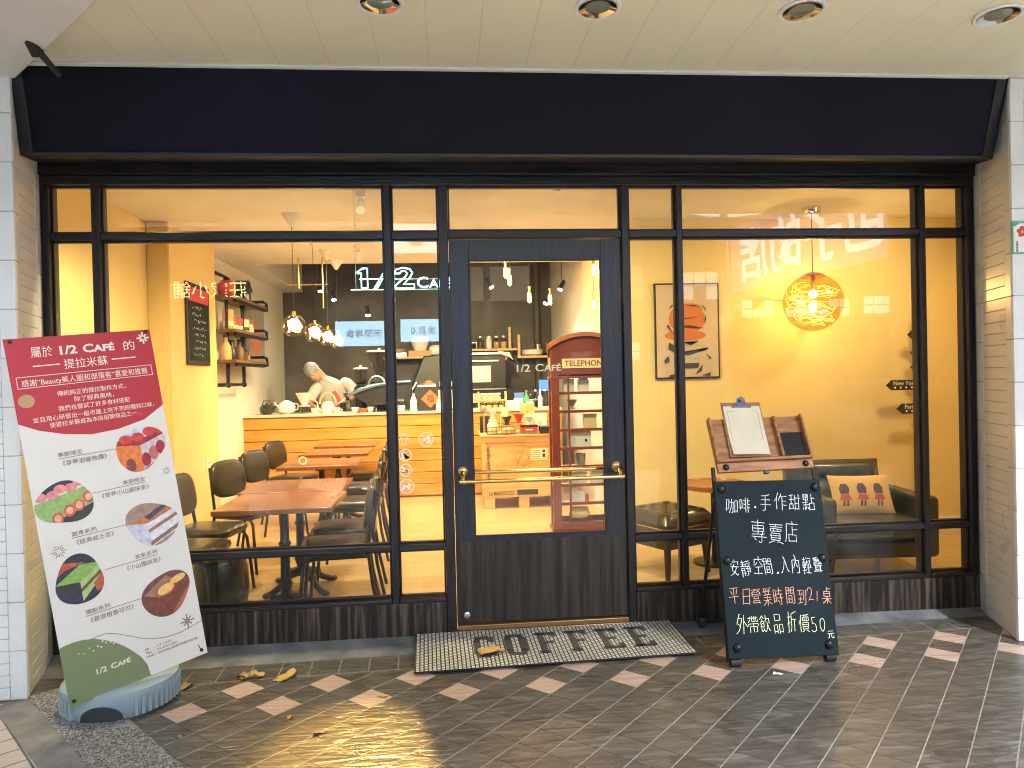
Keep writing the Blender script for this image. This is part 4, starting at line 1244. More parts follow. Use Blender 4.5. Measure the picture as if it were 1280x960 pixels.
MB().box((TWd/2-.146, .064, .0006), (TWd/2-.014, .206, .003), TT).build('mesh_backing', 'matte_black', tray)
for x in (-TWd/2+.045, TWd/2-.045): MB().lathe([(.017, 0), (.017, .005), (.011, .014), (.0, .017)], T=TT @ TR(x, .020, .014), n=16).build('round_bolt', 'black', tray)
q = MB().box((-.012, -.02, -.012), (.012, -.006, .010), TT)
q.build('catch', 'black', tray)

# clipboard with the menu, standing in the tray
cl = thing('clipboard', 'wooden clipboard with a cream menu sheet leaning in the chalkboard tray', 'clipboard', (1.612, -.40, 1.04))
TC = TR(.0, .022, -.014, UP-R(26.5), 0, 0) @ Matrix.Rotation(R(-.6), 4, 'Z')
MB().box((-.112, 0, -.002), (.112, .320, .003), TC).build('board', 'traywood', cl, .003)
q = MB()
vs, fs = [], []
for j in range(9):
    v = j/8
    for i in range(7):
        u = i/6
        lift = .030*max(0, .35-v)**1.3*2*(1-.75*u)+.006*math.sin(PI*u)*.5
        vs.append((-.103+.206*u+.004*(1-v), .010+.285*v, .0045+lift))
for j in range(8):
    for i in range(6):
        a = j*7+i; fs.append((a, a+1, a+8, a+7))
k = len(vs)
vs += [(x, y, z+.0025) for x, y, z in vs]
fs = [tuple(reversed(f)) for f in fs]+[tuple(i+k for i in f) for f in fs]
edge = list(range(7))+[j*7+6 for j in range(1, 9)]+[56+i for i in range(5, -1, -1)]+[j*7 for j in range(7, 0, -1)]
for a, c in zip(edge, edge[1:]+edge[:1]): fs.append((a, c, c+k, a+k))
q.add(vs, fs, TC)
q.build('menu_sheet', 'paper', cl)
q = MB()
T2 = TC @ TR(0, 0, .0085)
for a, c in (((-.085, .265), (.085, .265)), ((.085, .265), (.085, .098)), ((.085, .098), (-.085, .098)), ((-.085, .098), (-.085, .265))): line2(q, a, c, .0012, T2, .0006)
for y, wd in ((.215, .05), (.196, .04), (.182, .09), (.174, .07), (.166, .09), (.158, .06), (.150, .075), (.135, .045), (.127, .055)): line2(q, (-wd/2, y), (wd/2, y), .0022, T2, .0006)
q.text('Y', .02, T2 @ TR(0, .228, 0))
q.build('menu_print', mat('faded_print', (.16, .13, .10), .8), cl)
q = MB()
q.box((-.055, .285, .004), (.055, .298, .014), TC).prism([(-.035, .298), (.035, .298), (.022, .325), (-.022, .325)], .005, .014, TC)
q.cyl(TC @ Vector((0, .33, .006)), TC @ Vector((0, .33, .030)), .014, n=16)
q.tube([TC @ Vector((-.024, .30, .014)), TC @ Vector((-.020, .335, .020)), TC @ Vector((.020, .335, .020)), TC @ Vector((.024, .30, .014))], .004)
q.build('clip', mat('blued_steel', (.22, .22, .30), .3, 1.), cl, .002)

# ------------------------------------------------------------------ the room
CZ = 2.86
struct('cafe_floor', MB().box((-2.6, .10, -.1), (4.9, 7.4, .02)), 'floor')
b = MB().box((-2.6, .10, CZ), (4.9, 4.50, CZ+.7)).box((-2.6, 4.50, CZ), (-2.2, 7.4, CZ+.7))
struct('cafe_ceiling', b, 'ceilwhite')
struct('dark_ceiling', MB().box((-2.2, 4.50, 3.42), (1.9, 7.4, 3.5)), 'darkwall')
b = MB().box((-2.62, .10, -.1), (-2.5, 2.22, CZ)); struct('left_wall', b, 'cream')
b = MB().box((-2.5, 2.22, .0), (-2.32, 3.40, CZ)); struct('wall_pier', b, 'cream')
b = MB().box((-2.495, 2.2, .0), (-2.325, 2.218, CZ-.002)); struct('pier_shade_face', b, 'creamshade')  # darker sheet paints the unlit side of the pier
b = MB().box((-2.62, 2.22, -.1), (-2.5, 7.3, CZ)); struct('white_wall', b, 'whitewall')
struct('back_wall', MB().box((-2.62, 7.2, -.1), (1.9, 7.3, 3.5)), 'darkwall')
struct('partition_wall', MB().box((1.64, 2.21, -.1), (1.76, 7.3, 3.5)), 'whitewall')
struct('yellow_wall', MB().box((1.58, 2.18, -.1), (4.9, 2.30, CZ)), 'cream')
struct('right_wall', MB().box((4.75, .1, -.1), (4.9, 2.3, CZ)), 'cream')
struct('front_return', MB().box((3.2, .10, -.1), (4.9, .14, CZ)).box((-2.62, .10, -.1), (-2.17, .14, CZ)).box((-2.62, .10, 2.72), (4.9, .16, CZ)), 'cream')
struct('skirting_board', MB().box((1.6, 2.166, .02), (4.75, 2.18, .10)).box((-2.5, .14, .02), (-2.488, 2.2, .10)).box((-2.32, 2.2, .02), (-2.308, 3.41, .10)).box((-2.5, 3.4, .02), (-2.488, 4.9, .10)), 'white')
struct('conduit_pipe', MB().cyl((1.40, 7.12, .9), (1.40, 7.12, 3.42), .05), 'darkwall')

# unseen spots added to light the room, one for the warm floor pool
def washer(x, y, lab, target, e, spot=115, col=WARM2):
    t = thing('added_spotlight', lab, 'spotlight', (x, y, CZ), 0, 'added ceiling spotlights inside the shopfront')
    d = (Vector(target)-Vector((x, y, CZ-.10))).normalized()
    MB().cyl((0, 0, 0), (0, 0, -.035), .035).cyl((0, 0, -.03), (0, 0, -.09), .008).build('mount', 'white', t)
    MB().cyl(Vector((0, 0, -.10))-d*.05, Vector((0, 0, -.10))+d*.05, .032, .036, caps=True).build('head', 'white', t)
    lamp(t, 'SPOT', Vector((0, 0, -.10))+d*.056, e, col, .03 if spot < 30 else .14, d.to_track_quat('-Z', 'Y').to_euler(), spot, .8)
    return t
washer(-1.75, .50, 'added fill spotlight above the front left chairs', (-1.5, 1.3, 0), 112, 150)
washer(-.55, .55, 'added fill spotlight above the front right chairs', (-.7, 1.6, 0), 112, 150)
washer(.75, .60, 'added fill spotlight just inside the door', (.6, 2.5, 0), 112, 150)
washer(-.9, 3.4, 'added fill spotlight over the far tables', (-1.1, 4.4, .5), 185, 150)
washer(.3, 3.5, 'added fill spotlight before the pine crate', (.4, 4.9, .7), 185, 150)
washer(-.60, 1.25, 'white ceiling spotlight turned towards the street', (-.42, -1.25, 0), 800, 15, (1., .57, .14))
washer(3.7, .7, 'added fill spotlight over the right window bay', (3.4, 2.2, .8), 55, 150)

# crystal pendants over the tables
M['filament'] = emat('glowing_filament', (1., .62, .22), 60)
M['hotbulb'] = emat('hot_bulb', (1., .74, .40), 45)
M['crystal'] = glassmat('faceted_glass', (1., .93, .78), 1.6)
import bmesh
def crystal_pendant(y, lab):
    t = thing('crystal_pendant', lab, 'pendant lamp', (-1.245, y, CZ), 0, 'faceted glass pendants over the left tables')
    MB().lathe([(.085, 0), (.075, -.012), (.012, -.105), (.0, -.107)]).build('canopy', 'ceilwhite', t)
    q = MB().cyl((0, 0, -.10), (0, 0, -.80), .0028, n=6)
    q.build('cord', 'black', t)
    MB().cyl((0, 0, -.795), (0, 0, -.84), .016).build('socket', 'brass', t)
    bm = bmesh.new(); bmesh.ops.create_icosphere(bm, subdivisions=2, radius=.098)
    vs = [tuple(v.co) for v in bm.verts]; fs = [tuple(v.index for v in f.verts) for f in bm.faces if f.calc_center_median().z > -.085]
    bm.free()
    q = MB().add(vs, fs, TR(0, 0, -.915))
    q.build('glass_shade', 'crystal', t, ang=1)
    q = MB().ball((0, 0, -.905), .050)
    q.build('bulb', 'hotbulb', t)
    lamp(t, 'POINT', (0, 0, -.905), 55, WARM, .04)
for y, lab in ((1.95, 'faceted glass pendant nearest the window, largest and leftmost of its row'),
               (2.86, 'second faceted glass pendant from the window'),
               (3.60, 'third faceted glass pendant from the window'),
               (4.28, 'faceted glass pendant farthest from the window, nearest the counter end of the row')):
    crystal_pendant(y, lab)

# bare filament bulbs by the counter
def bulb(x, y, z, lab):
    top = CZ if y < 4.5 else 3.42
    t = thing('filament_bulb', lab, 'pendant bulb', (x, y, top), 0, 'bare filament bulbs hanging before the counter')
    dz = z-top
    MB().cyl((0, 0, 0), (0, 0, dz+.12), .003, n=6).build('cord', 'black', t)
    MB().cyl((0, 0, dz+.12), (0, 0, dz+.065), .017, n=12).build('socket', 'brass', t)
    MB().lathe([(.013, .066), (.026, .04), (.033, .0), (.030, -.04), (.018, -.068), (.0, -.076)], c=(0, 0, dz), n=14).build('glass_bulb', 'amberglass', t)
    q = MB()
    for k in range(6):
        a = 2*PI*k/6
        q.cyl((math.cos(a)*.012, math.sin(a)*.012, dz+.045), (math.cos(a+.5)*.017, math.sin(a+.5)*.017, dz-.05), .0042, n=5)
    q.build('filament', 'filament', t)
    lamp(t, 'POINT', (0, 0, dz), 5, (1., .58, .20), .03)
for x, z, y, lab in ((.658, 2.641, 3.8, 'topmost filament bulb of the pair at the left of the door glass'), (.709, 2.57, 3.9, 'lower filament bulb of the pair at the left of the door glass'),
               (.926, 2.374, 3.9, 'filament bulb hanging low in the middle of the door glass, left one of two'), (1.157, 2.345, 3.9, 'filament bulb hanging low in the middle of the door glass, right one of two'),
               (1.59, 2.622, 3.55, 'filament bulb hanging high above the red phone booth'), (1.56, 2.231, 3.45, 'filament bulb hanging lowest, right above the red phone booth')):
    bulb(x, y, z, lab)

# track spots on the dark ceiling
def track_spot(x, y, z, d, lab, e=60, col=(1., .90, .78)):
    t = thing('track_spotlight', lab, 'spotlight', (x, y, z), 0, 'small cool track spotlights by the counter')
    d = Vector(d).normalized()
    MB().cyl((0, 0, .04), (0, 0, 3.42-z), .006, n=8).build('rod', 'black', t)
    MB().cyl(-d*.08, d*.06, .026, .034).build('head', 'black', t)
    q = MB().cyl(d*.0605, d*.064, .030)
    q.build('lens', emat('spot_lens', (.85, .93, 1.), 25), t)
    lamp(t, 'SPOT', d*.07, e, col, .03, d.to_track_quat('-Z', 'Y').to_euler(), 95, .7)
track_spot(.56, 5.2, 2.70, (.35, -.3, -.75), 'slim track spotlight at the left of the door glass, below the bulbs', 60)
track_spot(1.50, 5.2, 2.66, (-.35, -.3, -.75), 'track spotlight right of the hanging bulbs, higher one of two', 60)
track_spot(1.36, 5.6, 2.52, (-.4, -.35, -.7), 'track spotlight right of the hanging bulbs, lower one of two', 50)
track_spot(-1.71, 5.9, 2.77, (.1, -.25, -.8), 'upper left one of the three spotlights behind the crystal pendants', 30)
track_spot(-1.55, 6.0, 2.66, (.1, -.25, -.8), 'middle one of the three spotlights behind the crystal pendants', 30)
track_spot(-1.09, 6.0, 2.44, (.1, -.3, -.8), 'lowest one of the three spotlights, under the neon sign', 30)
q = MB().box((-2.1, 5.9, 3.36), (1.6, 5.94, 3.42)).box((-2.1, 4.9, 3.36), (1.6, 4.94, 3.42))
tag(q.build('lighting_track', 'black'), 'pair of black lighting tracks on the dark ceiling', 'track')
q = MB()
q.tube([(-1.62, 4.05, CZ), (-1.62, 4.05, 2.52)], .009).tube([(-1.36, 4.05, CZ), (-1.36, 4.05, 2.30)], .009).tube([(-1.75, 4.05, 2.56), (-1.30, 4.05, 2.56)], .008)
tag(q.build('hanging_rack', 'brass'), 'thin brass hanging rail behind the crystal pendants', 'rail')

# globe lamp in the right bay
t = thing('globe_pendant', 'large amber glass globe pendant with tangled glowing wires', 'pendant lamp', (3.11, 1.78, CZ))
MB().lathe([(.075, 0), (.075, -.05), (.066, -.062), (.0, -.064)], n=28).build('canopy', 'chrome', t)
MB().cyl((0, 0, -.06), (0, 0, -.545), .0035, n=6).build('cord', 'black', t)
MB().lathe([(.0, -.535), (.018, -.540), (.07, -.556), (.105, -.580), (.108, -.586), (.0, -.588)], n=28).build('cap', 'brass', t)
GC, GR = -.80, .245
q = MB()
prof = [(GR*math.sin(PI*k/20), GC+GR*math.cos(PI*k/20)) for k in range(2, 21)]
q.lathe(prof, n=40)
q.build('glass_globe', glassmat('amber_globe', (.84, .66, .40), 1.4), t)
rr = random.Random(11)
q = MB()
for i in range(40):
    a = rr.uniform(0, 2*PI); c = rr.uniform(-.85, .55)
    pts = []
    r0 = rr.uniform(.16, .228)
    st = rr.uniform(.16, .3); dc = rr.uniform(-.25, .25)
    for k in range(9):
        a += st*rr.uniform(.4, 1.6); c = max(-.93, min(.75, c+dc*rr.uniform(-.6, 1.0)))
        rad = r0*rr.uniform(.93, 1.05)
        s_ = math.sqrt(1-c*c)
        pts.append((rad*s_*math.cos(a), rad*s_*math.sin(a), GC+rad*c))
    q.tube(pts, .0017, 5)
q.build('tangled_wire', mat('gold_wire', (.42, .25, .08), .4, 1., emit=(1., .60, .20), es=3.), t)
q = MB().ball((0, 0, GC+.07), .036).ball((0, 0, GC-.05), .024)
q.build('bulb', emat('globe_bulb', (1., .78, .40), 9), t)
MB().cyl((0, 0, -.588), (0, 0, GC+.10), .018).build('socket', 'white', t)
lamp(t, 'POINT', (0, 0, GC+.03), 22, (1., .73, .36), .035)

# neon name sign inside the window
t = thing('neon_sign', 'glowing pale blue neon sign of the shop name hanging inside the window', 'neon sign', (-.525, .40, 2.045))
M['neon'] = emat('neon_tube', (.28, .86, .95), 6)
q = MB()
def nt_(pts, r=.0042): q.tube([(x, 0, z) for x, z in pts], r, 6)
H1 = .128
def sx_(pts, x0, k): return [(x0+x*k, z) for x, z in pts]
nt_(sx_([(-.030, .098), (-.030, .108), (-.005, .128), (.018, .128), (.018, .008), (-.012, .008), (-.012, .098), (-.030, .098)], .03, 1.25))
nt_(sx_([(.055, .0), (.120, .118), (.135, .118), (.070, .0), (.055, .0)], .03, 1.1))
nt_(sx_([(.135, .095), (.145, .120), (.170, .130), (.198, .122), (.208, .098), (.198, .070), (.172, .028), (.215, .028), (.215, .004), (.140, .004), (.140, .020), (.180, .075), (.188, .096), (.178, .110), (.165, .110), (.158, .095), (.135, .095)], .005, 1.55))
q.build('outline_tube', 'neon', t)
q = MB()
q.text('C', .095, TR(.350, 0, .006, UP), xs=1.15, align='LEFT', ext=.004)
q.text('AFÉ', .070, TR(.430, 0, .006, UP), xs=1.2, align='LEFT', ext=.004)
q.build('letter', 'neon', t)
q = MB()
q.tube([(-.05, .012, -.004), (.60, .012, -.004)], .004).tube([(.0, .012, .062), (.60, .012, .062)], .003)
q.build('support_rail', 'steel', t)
q = MB()
for x in (-.02, .56): q.cyl((x, .012, 0), (x, .012, CZ-2.045), .0015, n=5)
q.build('hanging_wire', 'steel', t)
lamp(t, 'POINT', (.2, .05, .06), 1.6, (.35, .85, 1.), .1)

# ------------------------------------------------------------------ tables and chairs
def make_table(label):
    t = thing('cafe_table', label, 'table', (0, 0, 0), 0, 'square walnut cafe tables in a row along the left wall')
    MB().box((-.34, -.31, .705), (.34, .31, .735)).build('tabletop', 'walnut', t, .004)
    q = MB().lathe([(.030, .10), (.042, .115), (.034, .14), (.028, .17), (.044, .22), (.030, .26), (.027, .45), (.040, .47), (.027, .49), (.026, .66), (.045, .69), (.045, .705)])
    q.box((-.22, -.02, .685), (.22, .02, .705)).box((-.02, -.22, .686), (.02, .22, .704))
    q.build('pedestal', 'iron', t)
    for k in range(4):
        a = PI/4+PI/2*k
        q = MB()
        c, s_ = math.cos(a), math.sin(a)
        q.tube([(c*.02, s_*.02, .13), (c*.09, s_*.09, .115), (c*.17, s_*.17, .055), (c*.24, s_*.24, .022), (c*.285, s_*.285, .018)], [.030, .026, .022, .022, .018], 10)
        q.ball((c*.275, s_*.275, .018), .030, sc3=(1, 1, .6)).ball((c*.13, s_*.13, .10), .03)
        q.build('claw_foot', 'iron', t)
    return t
tb = make_table('walnut cafe table at the window, front one of the joined pair')
tb.location = (-1.02, .44, .02)
dup(tb, (-1.06, 1.09, .02), R(1), 'second walnut table, joined to the back of the one at the window')
dup(tb, (-1.15, 2.50, .02), R(2), 'third walnut table from the window, with a gap on both sides')
dup(tb, (-1.16, 3.52, .02), R(0), 'fourth walnut table from the window')
dup(tb, (-1.18, 4.42, .02), R(0), 'walnut table right in front of the orange counter')

def make_chair(label):
    t = thing('cafe_chair', label, 'chair', (0, 0, 0), 0, 'dark leather chairs at the walnut tables')
    # faces +X
    q = MB().pad((.0, 0, .455), (.215, .205, .040), .38, 28, 10)
    q.build('seat', 'leather', t)
    q = MB()
    Tb = TR(-.205, 0, .70, 0, R(-9), 0)
    q.pad((0, 0, 0), (.028, .185, .150), .45, 28, 12, T=Tb)
    q.build('backrest', 'leather', t)
    for sy in (-1, 1):
        q = MB()
        q.tube([(-.245, sy*.155, .80), (-.215, sy*.165, .62), (-.19, sy*.170, .46), (-.215, sy*.180, .24), (-.265, sy*.19, .0)], .0115, 8)
        q.build('rear_leg', 'black', t)
        q = MB()
        q.tube([(-.18, sy*.172, .415), (.12, sy*.172, .415), (.165, sy*.173, .405), (.185, sy*.176, .37), (.205, sy*.185, .18), (.222, sy*.19, .0)], .0115, 8)
        q.build('front_leg', 'black', t)
    q = MB().tube([(-.18, -.172, .413), (-.18, .172, .413)], .010).tube([(.14, -.172, .413), (.14, .172, .413)], .010)
    q.build('seat_rail', 'black', t)
    return t
ch = make_chair('dark leather chair at the left of the front table, closest to the window')
ch.location = (-1.60, .45, .02); ch.rotation_euler = (0, 0, R(-6))
for x, y, rz, lab in ((-1.66, 1.02, -10, 'left hand chair half hidden by the red and white banner, behind the front left one'),
                      (-1.60, 1.80, -26, 'left wall chair whose whole rounded back shows above the joined tables'),
                      (-1.60, 2.62, -24, 'left wall chair beside the third table'),
                      (-1.64, 3.62, -20, 'left wall chair beside the fourth table, farthest from the window on that side'),
                      (-.70, .40, 186, 'right hand chair at the front table, closest to the window'),
                      (-.72, .92, 184, 'right hand chair pushed in beside the front one, second from the window'),
                      (-.78, 1.95, 182, 'right hand chair with a glossy seat at the end of the joined tables'),
                      (-.82, 2.75, 180, 'right hand chair at the third table'),
                      (-.86, 3.65, 180, 'right hand chair at the fourth table')):
    dup(ch, (x, y, .02), R(rz), lab)
q = MB()
q.lathe([(.12, 0), (.165, .03), (.18, .12), (.175, .26), (.155, .33), (.10, .36), (.0, .365)], n=24)
o = q.build('lump', 'leather'); o.location = (-1.50, .72, .02)  # plain dark form for an unidentified dark mass
tag(o, 'dark rounded pouf under the front left chairs', 'lump')
q = MB()
ring(q, (0, 0), .035, .008, TR(-1.28, 2.32, .80, R(90), 0, R(20)), 20, .03)
tag(q.build('napkin_ring_holder', 'ceramic'), 'small white ring holder standing on the third table', 'holder')
o = bpy.data.objects['napkin_ring_holder']; o.location = (0, 0, -.002)

# ------------------------------------------------------------------ counter
ct = thing('counter', 'long orange pine counter with horizontal boards and a pale top', 'counter', (-.58, 5.2, .02))
q = MB().box((-1.92, -.24, 0), (2.0, .30, 1.035))
q.build('carcass', 'counter', ct)
for k in range(7):
    MB().box((-1.925, -.278, .02+k*.145), (2.0, -.2405, .158+k*.145)).build('front_board', 'counter', ct, .006)
MB().box((-1.93, -.30, 1.036), (2.0, .33, 1.066)).build('worktop', 'countertop', ct, .004)
CT = 1.087
def put(name, label, cat, x, y, z, mb, m, group=None, parts=()):
    o = mb.build(name, m)
    o.location = (x, y, z)
    tag(o, label, cat, group)
    for nm, q, mm in parts: q.build(nm, mm, o)
    return o
def L(*p, **k): return MB().lathe(list(p), **k)
put('teapot', 'small dark teapot at the left end of the counter', 'teapot', -2.27, 5.15, CT, L((.05, 0), (.085, .03), (.09, .08), (.06, .12), (.0, .13)), 'darkceramic', None,
    (('spout', MB().tube([(.07, 0, .06), (.11, 0, .10), (.13, 0, .14)], [.018, .013, .010]), 'darkceramic'), ('handle', MB().tube([(-.06, 0, .11), (-.04, 0, .17), (.04, 0, .17), (.06, 0, .11)], .007), 'darkceramic'), ('knob', MB().ball((0, 0, .14), .015), 'darkceramic')))
put('teapot', 'rounded white teapot on the counter next to the dark one', 'teapot', -2.03, 5.15, CT, L((.06, 0), (.10, .03), (.11, .09), (.08, .14), (.03, .17), (.0, .175)), 'ceramic', None,
    (('spout', MB().tube([(-.08, 0, .08), (-.13, 0, .12), (-.15, 0, .15)], [.02, .014, .010]), 'ceramic'), ('handle', MB().tube([(.08, 0, .13), (.14, 0, .12), (.14, 0, .06), (.09, 0, .04)], .009), 'ceramic')))
def dripper(x, y, z, lab, m, s=1., base=.08):
    t = MB()
    t.lathe([(.018*s, base), (.03*s, base+.012), (.085*s, base+.125*s), (.088*s, base+.128*s), (.080*s, base+.124*s), (.022*s, base+.016)])
    o = put('coffee_dripper', lab, 'dripper', x, y, z, t, m, None, (('base_plate', L((.055*s, base-.008), (.055*s, base+.004), (.02*s, base+.005)), m), ('foot', L((.04*s, 0), (.045*s, base*.5), (.035*s, base-.009)), 'clearglass')))
    return o
dripper(-1.80, 5.1, CT, 'tall white cone dripper on the counter next to the white teapot', 'ceramic', 1.25, .10)
put('kettle', 'cream gooseneck kettle with a big arched handle on the counter', 'kettle', -1.52, 5.15, CT, L((.085, 0), (.08, .10), (.055, .14), (.0, .15)), 'ceramic', None,
    (('handle', MB().tube([(.10*math.cos(a), 0, .12+.13*math.sin(a)) for a in [PI*k/10 for k in range(11)]], .013), 'pine'), ('spout', MB().tube([(-.07, 0, .03), (-.12, 0, .05), (-.13, 0, .13), (-.16, 0, .16)], .009), 'ceramic')))
dripper(-1.27, 5.1, CT, 'small black dripper on the counter in front of the barista', 'darkceramic', .7, .16)
for i, (x, lab, m_) in enumerate(((-1.66, 'low white cup at the left of the arched kettle', 'ceramic'), (-1.40, 'white cup right of the arched kettle', 'ceramic'), (-1.17, 'small white bowl in front of the barista', 'ceramic'), (-.98, 'cream cup near the glass jars of the counter', 'ceramic'))):
    put('cup', lab, 'cup', x, 5.02+.02*i, CT, L((.025, 0), (.042, .02), (.05, .065), (.046, .063), (.03, .01)), m_, 'cups along the counter edge', (('handle', MB().tube([(.045, 0, .05), (.072, 0, .045), (.07, 0, .02), (.04, 0, .018)], .005), m_),))
put('spice_bowl', 'little bowl of red berries on the counter', 'bowl', -1.07, 5.0, CT, L((.03, 0), (.05, .03), (.06, .05), (.0, .056)), 'orange', None)
# grinders with clear hoppers
def grinder(x, y, lab, hop, sz, body):
    t = thing('coffee_grinder', lab, 'grinder', (x, y, CT))
    MB().lathe([(.10*sz, 0), (.10*sz, .03), (.075*sz, .05), (.075*sz, .26*sz), (.09*sz, .30*sz), (.05*sz, .34*sz)]).build('body', body, t)
    MB().lathe(hop, c=(0, 0, .345*sz)).build('hopper', 'smokeglass', t)
    MB().lathe([(hop[0][0]*.86, hop[0][1]+.002), (hop[1][0]*.86, hop[1][1]), (0, hop[1][1]+.004)], c=(0, 0, .347*sz)).build('beans', 'beans', t)
    r, z = hop[-1]
    MB().lathe([(r+.004, z), (r+.004, z+.018), (.02, z+.024), (.016, z+.05), (.0, z+.052)], c=(0, 0, .345*sz)).build('lid', 'white', t)
    MB().box((-.03, -.12*sz, .16*sz), (.03, -.07*sz, .20*sz)).build('chute', body, t, .004)
grinder(-1.13, 5.36, 'coffee grinder with a straight sided hopper behind the counter jars', [(.05, 0), (.085, .03), (.09, .17), (.092, .20)], 1., 'black')
grinder(-.88, 5.30, 'tall coffee grinder with a wide clear funnel hopper', [(.035, 0), (.05, .05), (.125, .20), (.155, .31), (.158, .33)], 1.25, 'matte_black')
o = put('steel_arch', 'steel carrying arch below the funnel hopper', 'arch', -.90, 5.12, CT+.34, MB().tube([(.10*math.cos(a), 0, .11*math.sin(a)) for a in [PI*k/12 for k in range(13)]], .011), 'steel')
o = put('espresso_lever', 'long curved blue grey machine edge above the counter', 'machine', -.85, 5.0, CT+.23,
        MB().tube([(-.40, 0, -.02), (-.25, 0, .05), (-.05, 0, .11), (.15, 0, .135), (.38, 0, .145)], [.022, .026, .026, .024, .02]), mat('blue_steel', (.20, .32, .50), .25, .8), None,
        (('hood', MB().prism([(-.36, -.0), (-.25, .05), (-.05, .11), (.15, .135), (.38, .145), (.38, -.14), (-.15, -.14)], .02, .3, TR(0, 0, 0, UP) @ Matrix.Diagonal((1, 1, -1, 1))), 'black'), ('leg', MB().box((.25, .05, -.23), (.30, .25, -.14)).box((-.12, .05, -.23), (-.07, .25, -.14)), 'black')))
def jar(x, y, z, r, h, lab, m='clearglass', fill='pine', lid='steel', name='jar', group=None, k=.6):
    o = put(name, lab, 'jar', x, y, z, L((r*.9, 0), (r, .01), (r, h*.85), (r*.8, h*.92), (r*.8, h)), m, group,
            (('lid', L((r*.84, h), (r*.84, h+.022), (.0, h+.024)), lid), ('filling', L((r*.86, .004), (r*.94, .012), (r*.94, h*k), (0, h*k+.003)), fill)))
    return o
jar(-.72, 5.0, CT, .055, .24, 'tall storage jar with a golden filling beside the blue machine', fill='yellowjar')
jar(-.60, 4.98, CT, .06, .13, 'short wide jar with a white label on the counter', fill='ceramic')
put('milk_bottle', 'white plastic milk bottle on the counter by the window mullion', 'bottle', -.44, 5.0, CT, L((.04, 0), (.045, .01), (.045, .13), (.018, .19), (.018, .215), (.0, .217)), 'ceramic', None, (('cap', L((.021, .205), (.021, .23), (.0, .231)), 'blue'),))
# black box with the red diamond paper
o = put('cash_drawer', 'dark box with a red diamond paper on its front', 'box', -.26, 5.1, CT, MB().box((-.12, -.10, 0), (.09, .16, .30)), 'matte_black', None,
        (('white_top', MB().box((-.13, -.11, .301), (.10, .17, .325)), 'white'), ('red_diamond', MB().prism([(.0, -.115), (.115, 0), (0, .115), (-.115, 0)], 0, .002, TR(.03, -.1015, .15, UP)), 'orange'),
         ('diamond_letter', MB().text('福', .10, TR(.03, -.104, .115, UP), off=.002), 'ink')))
put('fruit_plate', 'plate of pastries on top of the dark box', 'plate', -.25, 5.12, CT+.326, L((.05, 0), (.09, .012), (.08, .014), (.0, .01)), 'ceramic', None, (('pastry', MB().ball((0, 0, .03), .04, sc3=(1.3, 1, .6)), 'orange'),))
put('receipt_printer', 'cream receipt machine with a glass top on the counter behind the stickers', 'machine', -.01, 5.15, CT, MB().box((-.12, -.12, .02), (.14, .16, .26)), 'countertop', None,
    (('top', MB().box((-.13, -.13, .262), (.15, .17, .30)), 'black'), ('tray', MB().box((-.10, -.10, .302), (.12, .12, .36)), 'signcream'), ('foot', MB().box((-.12, -.11, 0), (.13, .15, .0195)), 'matte_black')))
put('tissue_box', 'white box between the red diamond and the cream machine', 'box', -.10, 4.95, CT, MB().box((-.06, -.03, 0), (.02, .04, .10)), 'white', None, (('tissue', MB().pad((-.02, .0, .115), (.03, .012, .03), .6), 'paper'),))
# cakes under small domes and rows of jars at the right part of the counter
rk = thing('pastry_rack', 'two tier wooden rack of golden jars on the counter behind the door glass', 'rack', (.54, 5.05, CT))
MB().box((-.17, -.08, 0), (.19, .08, .016)).box((-.17, -.02, .10), (.19, .10, .116)).box((.175, -.08, .016), (.19, .10, .22)).box((-.17, -.08, .0165), (-.155, .10, .22)).build('shelf', 'pine', rk, .003)
for i in range(4):
    jar(.43+i*.078, 5.0, CT+.017, .033, .055, ['golden topped jar on the lower tier of the pastry rack, first from the left', 'second golden topped jar on the lower tier of the pastry rack', 'third golden topped jar on the lower tier of the pastry rack', 'last golden topped jar on the lower tier, by the rack end board'][i], fill='yellowjar', lid='brass', group='little jars in the pastry rack')
for i in range(3):
    jar(.45+i*.09, 5.09, CT+.117, .038, .06, ['white topped jar on the upper tier of the pastry rack, left one', 'white topped jar in the middle of the upper tier of the pastry rack', 'white topped jar on the upper tier of the pastry rack, right one'][i], fill='signcream', lid='ceramic', group='little jars in the pastry rack')
put('blue_box', 'blue box standing on the counter behind the white boxes', 'box', .92, 5.32, CT, MB().box((-.06, -.05, 0), (.06, .05, .17)), 'blue', None, (('flap', MB().box((-.065, -.055, .171), (.065, .055, .19)), 'blue'),))
put('tablet', 'blue lit tablet screen behind the counter', 'tablet', 1.26, 5.40, CT+.20, MB().box((-.07, -.006, 0), (.07, .006, .16)), 'black', None, (('screen', MB().box((-.064, -.0085, .008), (.064, -.0065, .152)), emat('blue_screen', (.12, .28, .9), 1.2)), ('stand', MB().tube([(0, .01, .04), (0, .05, -.20)], .012), 'black')))
for i, (x, s_, lab) in enumerate(((.78, .06, 'white cardboard box at the left of the white stack on the counter'), (.88, .075, 'larger white box on the counter right of the rack'), (1.02, .05, 'small white box at the right end of the white boxes'))):
    put('white_box', lab, 'box', x, 5.02, CT, MB().box((-s_*.7, -.05, 0), (s_*.7, .06, s_*1.5)), 'white', 'white boxes on the counter', (('lid', MB().box((-s_*.72, -.052, s_*1.5+.0005), (s_*.72, .062, s_*1.5+.012)), 'ceramic'),))
put('green_bottle', 'small green bottle standing on the counter', 'bottle', 1.00, 5.16, CT, L((.035, 0), (.038, .01), (.038, .12), (.014, .17), (.014, .21), (.0, .212)), 'green', None, (('cap', L((.017, .205), (.017, .225), (0, .226)), 'brass'),))
